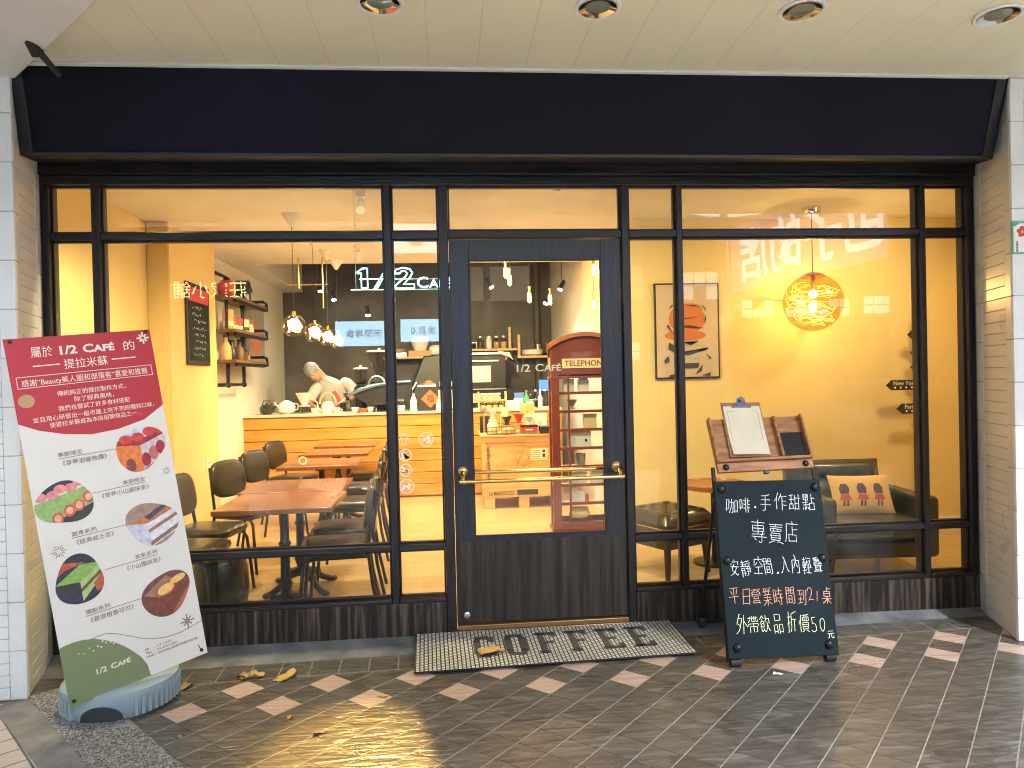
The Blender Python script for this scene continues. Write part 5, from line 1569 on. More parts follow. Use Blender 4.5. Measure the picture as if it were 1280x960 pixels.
put('cake_stand', 'glass cake dome at the right part of the counter', 'cake stand', 1.10, 5.30, CT, L((.06, 0), (.02, .02), (.02, .08), (.10, .095), (.10, .105), (0, .106)), 'ceramic', None, (('dome', L((.095, .106), (.095, .17), (.06, .21), (.012, .22), (.012, .24), (0, .241)), 'clearglass'),))
for i, (x, lab) in enumerate(((1.16, 'white sauce bottle at the counter end by the phone booth'), (1.22, 'clear syrup bottle next to the white sauce bottle'), (1.10, 'brown glass syrup bottle left of the clear one'))):
    put('syrup_bottle', lab, 'bottle', x, 5.0, CT, L((.026, 0), (.028, .01), (.028, .13), (.011, .17), (.011, .21), (.0, .211)), ('ceramic', 'clearglass', 'smokeglass')[i], 'bottles by the phone booth', (('pump', L((.014, .211), (.014, .23), (0, .231)), 'white'),))

# ------------------------------------------------------------------ back wall shelves
def shelf(x0, x1, z, lab, post=None):
    t = thing('wall_shelf', lab, 'shelf', ((x0+x1)/2, 7.04, z), 0, 'pale pine shelves on the dark back wall')
    w2 = (x1-x0)/2
    MB().box((-w2, -.15, 0), (w2, .155, .035)).build('board', 'pine', t, .003)
    if post is not None:
        MB().box((post-(x0+x1)/2-.02, -.14, .0355), (post-(x0+x1)/2+.02, -.10, .36)).build('end_post', 'pine', t, .003)
    q = MB()
    for x in (-w2*.8, w2*.8): q.box((x-.01, -.10, -.09), (x+.01, .155, -.001))
    q.build('bracket', 'black', t)
shelf(-.98, -.08, 1.80, 'pine shelf with white bowls behind the narrow pane left of the door')
shelf(.20, 1.06, 1.895, 'pine shelf of glass jars, left one behind the door glass', .95)
shelf(1.06, 1.90, 1.775, 'pine shelf of white crockery, right one behind the door glass', 1.09)
S1, S2, S3 = 1.836, 1.931, 1.811
put('wooden_tray', 'dark edged tray on the shelf behind the narrow pane', 'tray', -.78, 6.98, S1+.06, L((.10, 0), (.16, .05), (.15, .052), (.0, .01)), 'pine', None, (('stand', MB().box((-.15, -.05, -.0595), (.15, .08, -.001)), 'steel'),))
put('bowl_stack', 'stack of white takeaway bowls on the shelf', 'bowls', -.42, 6.98, S1+.085, L((.09, 0), (.13, .10), (.14, .20), (.145, .205), (.13, .20), (.0, .12)), 'ceramic', None, (('box', MB().box((-.17, -.10, -.0845), (.17, .12, -.001)), 'crate'),))
put('folded_towel', 'bunch of white folded cloth at the right end of the same shelf', 'cloth', -.17, 6.98, S1, MB().pad((0, 0, .085), (.12, .10, .085), .6), 'white', None)
for i, (x, lab, m, fl) in enumerate(((.50, 'glass jar on the left shelf, first beside the white rack', 'clearglass', 'beans'), (.63, 'white jar on the left shelf between glass ones', 'ceramic', 'ceramic'), (.75, 'glass jar with brown filling on the left shelf, third of four', 'clearglass', 'crate'), (.86, 'glass jar with golden filling beside the shelf post', 'clearglass', 'yellowjar'))):
    jar(x, 6.96, S2, .048, .17, lab, m, fl, 'steel', 'shelf_jar', 'jars on the left shelf behind the door')
put('wire_rack', 'low white rack at the left end of the left shelf', 'rack', .36, 6.98, S2, MB().tube([(-.14, -.08, 0), (-.14, -.08, .09), (.08, -.08, .09), (.08, -.08, 0)], .010).tube([(-.03, -.08, 0), (-.03, -.08, .09)], .008).box((-.15, -.09, .091), (.09, .08, .102)), 'white', None)
put('plate_stack', 'stack of white plates on the right shelf', 'plates', 1.30, 6.98, S3, L((.10, 0), (.16, .02), (.165, .09), (.0, .095)), 'ceramic', None)
put('glass_teapot', 'glass teapot on the right shelf beside the plates', 'teapot', 1.52, 6.98, S3, L((.06, 0), (.085, .04), (.08, .12), (.04, .15), (.0, .17)), 'clearglass', None, (('handle', MB().tube([(.07, 0, .12), (.13, 0, .11), (.12, 0, .04), (.08, 0, .03)], .008), 'steel'), ('knob', MB().ball((0, 0, .18), .016), 'steel')))
put('glass_carafe', 'tall glass carafe at the phone booth end of the right shelf', 'carafe', 1.62, 6.92, S3, L((.05, 0), (.06, .05), (.03, .15), (.045, .24)), 'clearglass', None, (('collar', L((.034, .13), (.034, .18)), 'pine'),))
put('measuring_cup', 'steel measuring cup behind the plate stack', 'cup', 1.40, 7.05, S3, L((.04, 0), (.05, .18), (.0, .175)), 'steel', None)

# oven stack at the left of the door glass
ov = thing('oven', 'steel and black oven with a lit door by the left door edge', 'oven', (.54, 6.70, .02))
MB().box((-.42, -.28, 0), (.40, .35, 1.30)).build('cabinet', 'matte_black', ov, .004)
MB().box((-.40, -.26, 1.31), (.30, .33, 1.80)).build('chamber', 'black', ov, .004)
MB().box((-.40, -.285, 1.40), (.08, -.262, 1.64)).build('oven_window', mat('warm_oven_glass', (.70, .45, .28), .2, 0, emit=(1., .62, .36), es=.55), ov, .003)
MB().box((-.46, -.33, 1.802), (.36, .36, 1.835)).box((-.44, -.30, 1.70), (.20, -.262, 1.725)).box((-.42, -.31, 1.29), (.30, -.262, 1.308)).build('steel_trim', 'steel', ov, .003)
MB().prism([(.18, 0), (.42, -.12), (.44, -.16), (.36, -.02), (.20, .03)], .30, .34, TR(0, 0, 1.83, UP)).build('cloth', 'white', ov)
MB().ball((.31, -.285, 1.74), .014).build('indicator', emat('red_indicator', (1., .08, .04), 4), ov)
MB().box((-.30, -.30, 1.10), (.20, -.281, 1.24)).build('lower_panel', 'countertop', ov, .003)
sm = thing('machine', 'large black coffee machine on the back counter behind the narrow pane', 'coffee machine', (-.34, 6.6, .02))
MB().box((-.36, -.2, 0), (.40, .5, 1.12)).build('cabinet', 'matte_black', sm)
MB().add([(-.30, -.15, 1.121), (.36, -.15, 1.121), (.36, .40, 1.121), (-.30, .40, 1.121), (-.02, -.10, 1.80), (.36, -.10, 1.84), (.36, .40, 1.84), (-.02, .40, 1.80)], [(3, 2, 1, 0), (4, 5, 6, 7), (0, 1, 5, 4), (1, 2, 6, 5), (2, 3, 7, 6), (3, 0, 4, 7)]).build('housing', 'black', sm, .02)
q = MB().cyl((-.26, -.24, 1.20), (-.12, -.17, 1.42), .02)
q.build('steam_arm', 'steel', sm)
bcn = thing('back_counter', 'dark back counter along the rear wall with a steel top', 'counter', (.6, 6.9, .02))
MB().box((.36, -.28, 0), (1.0, .28, .86)).box((-1.56, -.28, 0), (-.60, .28, .86)).box((-2.6, -.28, 0), (-1.58, .28, .86)).build('cabinet', 'matte_black', bcn)
MB().box((.355, -.30, .861), (1.0, .29, .90)).box((-2.6, -.30, .861), (-.60, .29, .90)).build('top', 'steel', bcn)
for i, (x, h, m, lab) in enumerate(((-.62, .34, 'crate', 'brown paper canister on the back counter behind the person'), (-.95, .25, 'signcream', 'cream canister on the back counter'), (1.02, .30, 'darkceramic', 'dark canister on the back counter behind the boxes'), (1.22, .22, 'steel', 'steel canister on the back counter near the phone booth'))):
    put('canister', lab, 'canister', x, 6.8, .92, L((.07, 0), (.075, .01), (.075, h), (.0, h+.005)), m, None, (('lid', L((.079, h+.006), (.079, h+.03), (0, h+.032)), 'black'),))

# ------------------------------------------------------------------ pine crate and what stands on it
cr = thing('shipping_crate', 'pine shipping crate on pallet feet with stencilled letters', 'crate', (.76, 4.23, .02))
MB().box((-.39, -.32, .131), (.48, .36, .80)).build('body', 'crate', cr, .003)
q = MB()
q.box((-.40, -.335, .126), (.49, -.321, .215)).box((-.40, -.335, .735), (.49, -.321, .80)).box((-.40, -.336, .2155), (-.36, -.321, .7345)).box((.45, -.336, .2155), (.49, -.321, .7345))
q.build('batten', 'crate', cr, .003)
MB().box((-.42, -.35, .8005), (.50, .38, .822)).build('lid', 'crate', cr, .003)
for x in (-.385, .0, .37): MB().box((x, -.33, 0), (x+.115, .35, .128)).build('pallet_foot', 'crate', cr, .003)
q = MB().text('LA MARZOCCO', .062, TR(-.335, -.3365, .150, UP), xs=.62, align='LEFT', off=.001)
q.build('stencil_lettering', 'ink', cr)
MB().box((-.02, -.3375, .148), (.215, -.3355, .205)).build('dark_label', 'matte_black', cr)
q = MB().text('handle with care', .060, TR(-.345, -.3225, .70, UP) @ Matrix.Rotation(R(-90), 4, 'Z'), xs=.95, align='LEFT')
q.build('upright_lettering', 'ink', cr)
MB().box((.145, -.3235, .53), (.335, -.3215, .66)).build('paper_label', 'paper', cr)
q = MB()
for i in range(5): q.box((.16, -.3245, .545+i*.022), (.245, -.3238, .549+i*.022))
q.box((.275, -.3245, .56), (.305, -.3238, .60)).box((.275, -.3245, .615), (.305, -.3238, .645))
q.build('label_print', 'ink', cr)
q = MB()
prev = None
for i in range(28):
    a = i/27*2.6*PI
    c = (.02+.10*math.cos(a)*(1-.3*i/27)+.004*i, .52+.10*math.sin(a)*(1-.2*i/27)+.003*i)
    if prev: line2(q, prev, c, .004, TR(0, -.3222, 0, UP))
    prev = c
line2(q, (-.02, .47), (.08, .70), .004, TR(0, -.3222, 0, UP)); line2(q, (.05, .44), (.14, .60), .004, TR(0, -.3222, 0, UP))
q.build('line_drawing', mat('faded_brown_ink', (.30, .14, .04), .8), cr)
C0 = .843
o = put('wire_basket', 'black wire basket with a kettle set on the crate', 'basket', .56, 4.02, C0, MB(), 'black') if False else None
wb = thing('wire_basket', 'low black wire tray at the front of the crate top', 'basket', (.58, 3.98, C0))
q = MB()
for z in (.006, .045, .085): q.tube([(-.16, -.08, z), (.16, -.08, z), (.16, .09, z), (-.16, .09, z), (-.16, -.08, z)], .004, 6)
for i in range(7): q.tube([(-.16+i*.0533, -.08, .004), (-.16+i*.0533, -.08, .085)], .0028, 6)
q.build('wire_frame', 'black', wb)
MB().box((-.155, -.075, .001), (.155, .085, .004)).build('tray_floor', 'pine', wb)
put('glass_server', 'round glass server of beige coffee in the wire tray', 'server', .49, 4.0, C0+.005, L((.05, 0), (.068, .03), (.062, .11), (.04, .14)), 'signcream', None, (('collar', L((.043, .14), (.046, .165)), 'white'),))
dripper(.49, 4.0, C0+.172, 'white dripper on top of the glass server', 'ceramic', .62, .02)
put('round_scale', 'small silver round timer leaning left of the white dripper', 'timer', .40, 4.18, C0, L((.03, 0), (.012, .01), (.012, .20), (.045, .23), (.05, .27), (.045, .31), (.0, .32)), 'steel', None)
put('price_tag', 'hanging cream price tag by the white dripper', 'tag', .59, 4.16, C0, MB().box((-.004, -.004, 0), (.004, .004, .19)).box((-.04, -.006, .19), (.04, .004, .30), TR(0, 0, 0, 0, R(12))), 'signcream', None)
put('folded_bag', 'rolled kraft bag in the wire tray', 'bag', .66, 4.0, C0+.005, MB().pad((0, 0, .035), (.075, .06, .035), .5), 'crate', None)
dripper(.66, 4.14, C0, 'black cone dripper on the crate', 'darkceramic', .72, .10)
dripper(.80, 4.14, C0, 'orange red cone dripper on the crate', 'red', .80, .12)
dripper(.90, 4.06, C0, 'cream cone dripper on the crate, right of the red one', 'ceramic', .72, .10)
put('flat_box', 'flat grey box under the red and black boxes on the crate', 'box', .90, 4.02, C0, MB().box((-.15, -.08, 0), (.12, .10, .022)), 'steel', None)
put('red_box', 'red cardboard box with a black lid on the crate', 'box', .90, 3.96, C0+.023, MB().box((-.10, -.06, 0), (.085, .08, .055)), 'red', None, (('lid', MB().box((-.103, -.063, .0555), (.088, .083, .078)), 'black'), ('label_band', MB().box((-.05, -.0612, .02), (.03, -.0602, .034)), 'white')))
put('black_box', 'flat black box at the right end of the crate top', 'box', 1.11, 3.97, C0, MB().box((-.09, -.07, 0), (.12, .10, .065)), 'matte_black', None, (('lid', MB().box((-.094, -.074, .0655), (.124, .104, .08)), 'black'),))
put('paper_bag', 'white coffee bag with a golden mark on the crate', 'bag', 1.04, 4.12, C0, MB().box((-.075, -.04, 0), (.075, .04, .19)).box((-.078, -.03, .1905), (.078, .03, .215)), 'ceramic', None, (('mark', MB().text('Y', .07, TR(0, -.0405, .08, UP), off=.002), 'yellowjar'),))
put('wooden_gift_box', 'upright thin wooden box at the back of the crate, taller than the rest', 'box', .93, 4.46, C0, MB().box((-.085, -.03, 0), (.085, .03, .31)), 'crate', None, (('engraving', MB().text('Y', .06, TR(0, -.0305, .20, UP)), 'ink'), ('lid', MB().box((-.088, -.033, .3105), (.088, .033, .325)), 'crate')))
put('dark_machine_box', 'dark upright box at the left back of the crate top', 'box', .42, 4.36, C0, MB().box((-.06, -.05, 0), (.06, .06, .19)), 'matte_black', None)

# ------------------------------------------------------------------ red phone booth cabinet
pb = thing('phone_booth', 'red telephone booth cabinet with small panes behind the door glass', 'phone booth', (.965, 2.59, .02), R(0))
BWD, BD, BHZ = .66, .22, 1.70
q = MB()
q.box((0, 0, 0), (.075, .05, BHZ)).box((BWD-.075, 0, 0), (BWD, .05, BHZ)).box((0, .175, 0), (.05, BD, BHZ)).box((BWD-.05, .175, 0), (BWD, BD, BHZ))
q.box((.0755, .004, .0), (BWD-.0755, .046, .085)).box((.0755, .004, BHZ-.225), (BWD-.0755, .046, BHZ))
q.box((.008, .0505, 0), (.045, .1745, .11)).box((.008, .0505, BHZ-.20), (.045, .1745, BHZ))
q.box((BWD-.045, .0505, 0), (BWD-.008, .1745, .11)).box((BWD-.045, .0505, BHZ-.20), (BWD-.008, .1745, BHZ))
q.box((-.012, -.012, 0), (BWD+.012, BD+.01, .035)).box((-.010, -.012, BHZ-.26), (BWD+.010, BD+.01, BHZ-.238))
q.box((.05, .195, BHZ-.25), (BWD-.05, .215, BHZ)).box((.05, .195, .02), (BWD-.05, .215, .11))
q.build('frame', 'redbooth', pb, .003)
z0, z1 = .085, BHZ-.225
zs = [z0+(z1-z0)*k/8 for k in range(9)]
q = MB()
for k in range(1, 8): q.box((.076, .010, zs[k]-.013), (BWD-.076, .040, zs[k]+.013))
for x in (.155, BWD-.155-.018): q.box((x, .012, z0+.0005), (x+.018, .038, z1-.0005))
q.build('glazing_bar', 'redbooth', pb, .002)
q = MB()
for k in range(1, 8): q.box((.010, .051, zs[k]-.015), (.040, .174, zs[k]+.015)); q.box((BWD-.040, .051, zs[k]-.015), (BWD-.010, .174, zs[k]+.015))
q.build('side_bar', 'redbooth', pb, .002)
MB().box((.076, .022, z0), (BWD-.076, .026, z1)).build('pane', 'clearglass', pb)
q = MB()
for k in (1, 2, 3, 4, 5, 6, 7): q.box((.052, .056, zs[k]-.009), (BWD-.052, .194, zs[k]-.001))
q.build('inner_shelf', 'signcream', pb)
MB().box((.105, -.008, BHZ-.165), (BWD-.035, .0035, BHZ-.075)).build('sign_face', mat('cream_sign_board', (.72, .58, .30), .5), pb, .002)  # plain cream base colour, no emission
q = MB().text('TELEPHONE', .074, TR(.128, -.0085, BHZ-.145, UP), xs=.98, align='LEFT', off=.0012, space=1.02)
q.build('sign_lettering', 'ink', pb)
MB().box((-.006, .06, BHZ-.165), (.0075, .165, BHZ-.06)).build('side_sign', 'signcream', pb)
n = 18
arc = [(-.012+(BWD+.024)*k/n, BHZ+.02+.115*math.sin(PI*k/n)**.75) for k in range(n+1)]
q = MB().prism([(-.012, BHZ+.0005)]+arc+[(BWD+.012, BHZ+.0005)], -.198, -.03, TR(0, 0, 0, UP))
q.build('arched_front', 'redbooth', pb)
q = MB()
arc2 = [(x, z+.001) for x, z in arc]
for k in range(n):
    (xa, za), (xb, zb) = arc2[k], arc2[k+1]
    q.add([(xa, -.02, za), (xb, -.02, zb), (xb, BD+.01, zb), (xa, BD+.01, za), (xa, -.02, za+.04), (xb, -.02, zb+.04), (xb, BD+.01, zb+.04), (xa, BD+.01, za+.04)],
          [(3, 2, 1, 0), (4, 5, 6, 7), (0, 1, 5, 4), (2, 3, 7, 6)]+([(3, 0, 4, 7)] if k == 0 else [])+([(1, 2, 6, 5)] if k == n-1 else []))
q.build('roof', 'boothrooflit', pb)
bx, by = .955, 2.59
def inb(k): return .02+zs[k]
for k_, (xx, ww, hh, cc, lab) in enumerate(((.13, .10, .12, 'ceramic', 'white card box on the second shelf inside the phone booth'), (.33, .12, .13, 'signcream', 'cream card box on the fifth shelf inside the phone booth'), (.20, .16, .10, 'paper', 'cream paper parcel on the sixth shelf inside the phone booth'), (.40, .14, .12, 'ceramic', 'white card box beside the parcel inside the phone booth'))):
    put('card_box', lab, 'box', bx+xx+.06, by+.12, inb((7, 5, 2, 2)[k_]), MB().box((-ww/2, -.04, 0), (ww/2, .04, hh)), cc, 'boxes inside the phone booth', (('lid', MB().box((-ww/2-.002, -.042, hh+.0005), (ww/2+.002, .042, hh+.012)), cc),))
put('white_carton', 'white milk carton on the top shelf inside the phone booth', 'carton', bx+.34, by+.12, inb(7), MB().box((-.055, -.03, 0), (.045, .04, .12)), 'ceramic', None, (('fold', MB().box((-.05, -.004, .121), (.04, .008, .145)), 'ceramic'),))
dripper(bx+.22, by+.11, inb(6), 'dark glass dripper inside the phone booth, second shelf from the top', 'smokeglass', .62, .03)
put('boxed_grinder', 'white boxed grinder inside the middle of the phone booth', 'grinder', bx+.30, by+.12, inb(4), MB().box((-.12, -.05, 0), (.09, .05, .135)), 'ceramic', None, (('knob', MB().cyl((.04, -.051, .07), (.04, -.062, .07), .012), 'black'), ('lid', MB().box((-.123, -.053, .1355), (.093, .053, .15)), 'signcream')))
put('grey_pot', 'grey metal pot inside the phone booth behind the brass handle', 'pot', bx+.29, by+.12, inb(3), L((.05, 0), (.055, .12), (.0, .125)), 'steel', None)
put('gift_carton', 'white carton with a red edge inside the phone booth near its foot', 'carton', bx+.27, by+.12, inb(1), MB().box((-.07, -.04, 0), (.05, .04, .09)), 'ceramic', None, (('red_band', MB().box((.0505, -.04, 0), (.09, .04, .07)), 'red'),))
put('biscuit_tin', 'oval biscuit tin inside the lowest pane of the phone booth', 'tin', bx+.27, by+.12, inb(0)+.005, MB().pad((0, 0, .055), (.10, .05, .05), .5), 'signcream', None, (('tin_lid', MB().pad((0, 0, .105), (.09, .045, .016), .6), 'crate'),))

# ------------------------------------------------------------------ barista behind the counter
pr = thing('person', 'grey haired person in a white shirt bending over the counter', 'person', (-1.50, 5.78, .02))
def skin(name, verts, edges, rads, m, parent, root=0, sub=2):
    me = bpy.data.meshes.new(name)
    me.from_pydata(verts, edges, [])
    me.materials.append(M[m])
    o = bpy.data.objects.new(name, me)
    COL.objects.link(o); o.parent = parent
    mo = o.modifiers.new('skin', 'SKIN')
    mo.use_smooth_shade = True
    for i, r in enumerate(rads):
        sv = me.skin_vertices[0].data[i]
        sv.radius = r if isinstance(r, tuple) else (r, r)
        sv.use_root = (i == root)
    s_ = o.modifiers.new('sub', 'SUBSURF'); s_.levels = sub; s_.render_levels = sub
    return o
V = [(.0, .10, .92), (-.02, .06, 1.12), (-.05, -.02, 1.32), (-.07, -.08, 1.44), (-.15, -.135, 1.515), (-.215, -.17, 1.555), (-.265, -.19, 1.625),   # pelvis..head
     (-.25, -.11, 1.38), (-.34, -.20, 1.17), (-.20, -.40, 1.12),      # left side arm
     (.14, -.06, 1.45), (.28, -.16, 1.27), (.14, -.38, 1.20),         # right side arm
     (.10, .10, .88), (.10, .06, .48), (.11, .10, .04), (.11, -.10, .02),
     (-.10, .10, .88), (-.10, .06, .48), (-.10, .10, .04), (-.10, -.10, .02)]
E_ = [(0, 1), (1, 2), (2, 3), (3, 4), (4, 5), (5, 6), (3, 7), (7, 8), (8, 9), (2, 10), (10, 11), (11, 12), (0, 13), (13, 14), (14, 15), (15, 16), (0, 17), (17, 18), (18, 19), (19, 20)]
RD = [(.14, .10), (.13, .09), (.11, .07), (.075, .06), .052, .080, .080, .050, .045, .032, .062, .045, .032, .085, .06, .045, .035, .085, .06, .045, .035]
def fingers(base, dirv, side, V, E_, RD, wi):
    d = Vector(dirv).normalized(); sd = Vector(side).normalized()
    for k, ln in enumerate((.075, .085, .080, .062)):
        o_ = Vector(base)+d*.05+sd*(.016*(k-1.5))
        i0 = len(V)
        V.append(tuple(o_)); V.append(tuple(o_+d*ln*.55+Vector((0, 0, -.012)))); V.append(tuple(o_+d*ln*.85+Vector((0, 0, -.035))))
        E_ += [(wi, i0), (i0, i0+1), (i0+1, i0+2)]; RD += [.010, .008, .0065]
    i0 = len(V)
    o_ = Vector(base)+d*.015-sd*.03
    V.append(tuple(o_)); V.append(tuple(o_+d*.035-sd*.018)); E_ += [(wi, i0), (i0, i0+1)]; RD += [.011, .008]
fingers(V[9], (.6, -.5, -.2), (.6, .7, 0), V, E_, RD, 9)
fingers(V[12], (-.7, -.4, -.2), (-.4, .8, 0), V, E_, RD, 12)
body = skin('body', V, E_, RD, 'skin', pr)
q = MB()
HM = TR(-.278, -.20, 1.60, R(38), R(-28), R(-25))
q.ball((0, .012, .02), .112, 18, 12, T=HM, sc3=(.86, 1.0, 1.02))
q.build('hair', 'hair', pr)
q = MB()
q.ball((0, -.095, -.045), .020, T=HM, sc3=(.7, .9, 1.2)).ball((-.088, .005, -.03), .024, T=HM, sc3=(.4, .8, 1.1)).ball((.088, .005, -.03), .024, T=HM, sc3=(.4, .8, 1.1))
q.ball((0, -.055, -.045), .078, 16, 10, T=HM, sc3=(.85, .62, 1.1))
q.build('face', 'skin', pr)
q = MB()
for sx in (-1, 1): q.ball((sx*.030, -.099, -.018), .008, T=HM)
q.box((-.018, -.104, -.088), (.018, -.096, -.083), HM)
q.build('eyes_and_mouth', 'ink', pr)
q = MB()
rr = random.Random(21)
prof_ = [((.0, .10, .86), .195, .135), ((-.015, .075, .98), .190, .130), ((-.03, .05, 1.09), .197, .133), ((-.042, .02, 1.20), .207, .138), ((-.052, -.01, 1.29), .215, .140), ((-.06, -.045, 1.37), .210, .132), ((-.07, -.08, 1.44), .178, .112), ((-.10, -.105, 1.485), .118, .092), ((-.135, -.125, 1.515), .078, .070), ((-.15, -.135, 1.528), .066, .060)]
n = 32
vs, fs = [], []
for k, (c, rx, ry) in enumerate(prof_):
    for i in range(n):
        a = 2*PI*i/n
        wr = 1+.035*math.sin(3*a+k*1.7)+.025*math.sin(7*a-k*2.3)+rr.uniform(-.008, .008)
        vs.append((c[0]+rx*wr*math.cos(a), c[1]+ry*wr*math.sin(a), c[2]+.012*math.sin(2*a+k)))
for k in range(len(prof_)-1):
    for i in range(n): fs.append((k*n+i, k*n+(i+1) % n, (k+1)*n+(i+1) % n, (k+1)*n+i))
fs.append(tuple(range(n-1, -1, -1)))
q.add(vs, fs)
q.tube([(-.17, -.06, 1.41), (-.245, -.11, 1.385), (-.295, -.155, 1.29), (-.325, -.185, 1.22), (-.33, -.192, 1.20)], [.080, .086, .074, .068, .066], 16)
q.tube([(.05, -.05, 1.43), (.14, -.06, 1.44), (.20, -.10, 1.38), (.255, -.143, 1.305), (.262, -.15, 1.29)], [.078, .088, .078, .070, .068], 16)
sh = q.build('white_shirt', 'tee', pr, ang=75)
sm_ = sh.modifiers.new('soft', 'SUBSURF'); sm_.levels = 1; sm_.render_levels = 2
q = MB().pad((0, 0, 0), (.035, .012, .10), .6, T=TR(.03, -.205, 1.25, R(-12), R(-28), R(8)))
q.build('red_shirt_print', 'redprint', pr)
V3 = [(.0, .10, .96), (.10, .10, .86), (.10, .06, .48), (.11, .10, .10), (-.10, .10, .86), (-.10, .06, .48), (-.10, .10, .10)]
skin('trousers', V3, [(0, 1), (1, 2), (2, 3), (0, 4), (4, 5), (5, 6)], [(.18, .14), .105, .08, .065, .105, .08, .065], 'matte_black', pr)
q = MB()
for x in (.11, -.10): q.pad((x, -.0, .045), (.055, .14, .045), .5)
q.build('shoe', 'black', pr)
put('pouring_jug', 'black pouring jug held by the person', 'jug', -1.36, 5.36, 1.10, L((.03, 0), (.045, .02), (.04, .08), (.03, .10)), 'black', None, (('spout', MB().tube([(.03, 0, .08), (.06, 0, .10)], .008), 'black'),))

# ------------------------------------------------------------------ things on the left wall
mb_ = thing('menu_board', 'tall narrow blackboard menu with a red head on the wall pier', 'menu board', (-2.32, 2.845, 2.03))
MB().box((0.0015, -.30, -.37), (.022, .30, .38)).build('frame', 'walnutframe', mb_, .003)
MB().box((.0225, -.26, -.33), (.026, .26, .21)).build('slate', 'blackboard', mb_)
MB().box((.0225, -.26, .212), (.026, .26, .34)).build('red_heading', 'red', mb_)
q = MB()
Ty = TR(.0265, 0, 0) @ Matrix(((0, 0, 1, 0), (1, 0, 0, 0), (0, 1, 0, 0), (0, 0, 0, 1)))
rr = random.Random(4)
for i in range(8):
    y_, x_ = .155-i*.062, -.17+rr.uniform(-.03, .06)
    end = rr.uniform(.04, .19)
    zz = 0
    while x_ < end:
        pts_ = [(x_+rr.uniform(0, .03), y_+rr.uniform(-.012, .018)) for _ in range(3)]
        line2(q, pts_[0], pts_[1], .005, Ty, .0006+.00003*zz); zz += 1
        x_ += rr.uniform(.018, .034)
q.build('chalk_lettering', 'chalkw', mb_)
pc_ = thing('wall_picture', 'framed grey poster with an orange round drawing behind the pipe shelf', 'picture', (-2.5, 5.46, 2.10))
MB().box((.0015, -.50, -.37), (.02, .50, .36)).build('frame', 'walnutframe', pc_, .003)
MB().box((.0205, -.485, -.355), (.023, .485, .345)).build('poster', mat('grey_poster', (.36, .34, .31), .6), pc_)
q = MB()
Tp = TR(.0235, 0, 0) @ Matrix(((0, 0, 1, 0), (1, 0, 0, 0), (0, 1, 0, 0), (0, 0, 0, 1)))
ring(q, (.05, -.06), .20, .075, Tp, 30, .001)
q.prism(oval(.05, -.06, .07, .10), 0, .001, Tp); q.prism([(.02, .14), (.08, .14), (.06, .28), (.04, .28)], 0, .001, Tp)
q.build('orange_drawing', 'orange', pc_)
ps = thing('pipe_shelf', 'black iron pipe shelf with three dark boards on the white wall', 'shelf', (-2.5, 4.30, 1.40))
q = MB()
def P3(x, y, z): return (x, y-4.30, z-1.40)
for y in (3.90, 4.50):
    q.tube([P3(.14, y, 1.46), P3(.14, y, 2.56)], .020, 8)
q.tube([P3(.0, 3.56, 2.63), P3(.14, 3.56, 2.63), P3(.14, 3.90, 2.63), P3(.14, 3.92, 2.50)], .020, 8)
for z, y1 in ((2.375, 5.10), (2.02, 5.08), (1.695, 5.06)):
    q.tube([P3(.015, y1-.14, z+.10), P3(.14, y1-.13, z+.10), P3(.26, y1-.13, z+.10), P3(.27, y1-.02, z+.09), P3(.27, y1, z), P3(.27, y1-.2, z-.01), P3(.27, 3.75, z-.01)], .018, 8)
q.tube([P3(.0, 3.75, 1.47), P3(.14, 3.75, 1.47), P3(.14, 4.50, 1.47), P3(.14, 4.50, 1.60)], .020, 8)
for y, z in ((3.90, 2.55), (4.50, 2.55), (3.90, 1.47), (4.50, 1.47), (4.5, 2.37), (4.5, 2.01)): q.ball(P3(.14, y, z), .032, 10, 6)
q.build('pipe_frame', 'pipe', ps)
for z, y1 in ((2.385, 5.02), (2.03, 5.0), (1.705, 4.98)):
    MB().box(P3(.03, 3.70, z), P3(.29, y1, z+.032)).build('board', 'shelfwood', ps, .004)
Z1, Z2, Z3 = 2.418, 2.063, 1.738
t = thing('toy_house', 'small dark model house on the top pipe shelf', 'model house', (-2.36, 4.52, Z1))
MB().box((-.06, -.14, 0), (.06, .14, .14)).build('walls', 'pipe', t)
MB().prism([(-.17, .141), (.17, .141), (0, .26)], -.08, .08, TR(0, 0, 0) @ Matrix(((0, 0, 1, 0), (1, 0, 0, 0), (0, 1, 0, 0), (0, 0, 0, 1)))).build('roof', 'black', t)
MB().box((.0605, -.05, .03), (.063, .05, .10)).build('window', 'signcream', t)
for i, (y, z, c, h, lab) in enumerate(((4.12, Z2, 'red', .14, 'red tin on the middle pipe shelf, left one'), (4.28, Z2, 'red', .15, 'red tin on the middle pipe shelf, right one'), (4.55, Z2, 'signcream', .16, 'white mug with dark stripes on the middle pipe shelf'), (3.95, Z2, 'crate', .22, 'brown tin at the left end of the middle pipe shelf'))):
    o = put('tin', lab, 'tin', -2.36, y, z, L((.055, 0), (.06, .01), (.06, h), (.05, h+.005), (.0, h+.006)), c, 'tins and mugs on the pipe shelf', (('band', L((.0615, h*.2), (.0615, h*.45)), 'walnutframe' if i == 2 else 'signcream'),))
put('mug', 'pale mug with a handle beside the striped mug', 'mug', -2.36, 4.74, Z2, L((.045, 0), (.05, .01), (.05, .12), (.045, .118), (.04, .02)), 'signcream', None, (('handle', MB().tube([(.03, .045, .10), (.03, .09, .09), (.03, .09, .04), (.03, .045, .03)], .009), 'signcream'),))
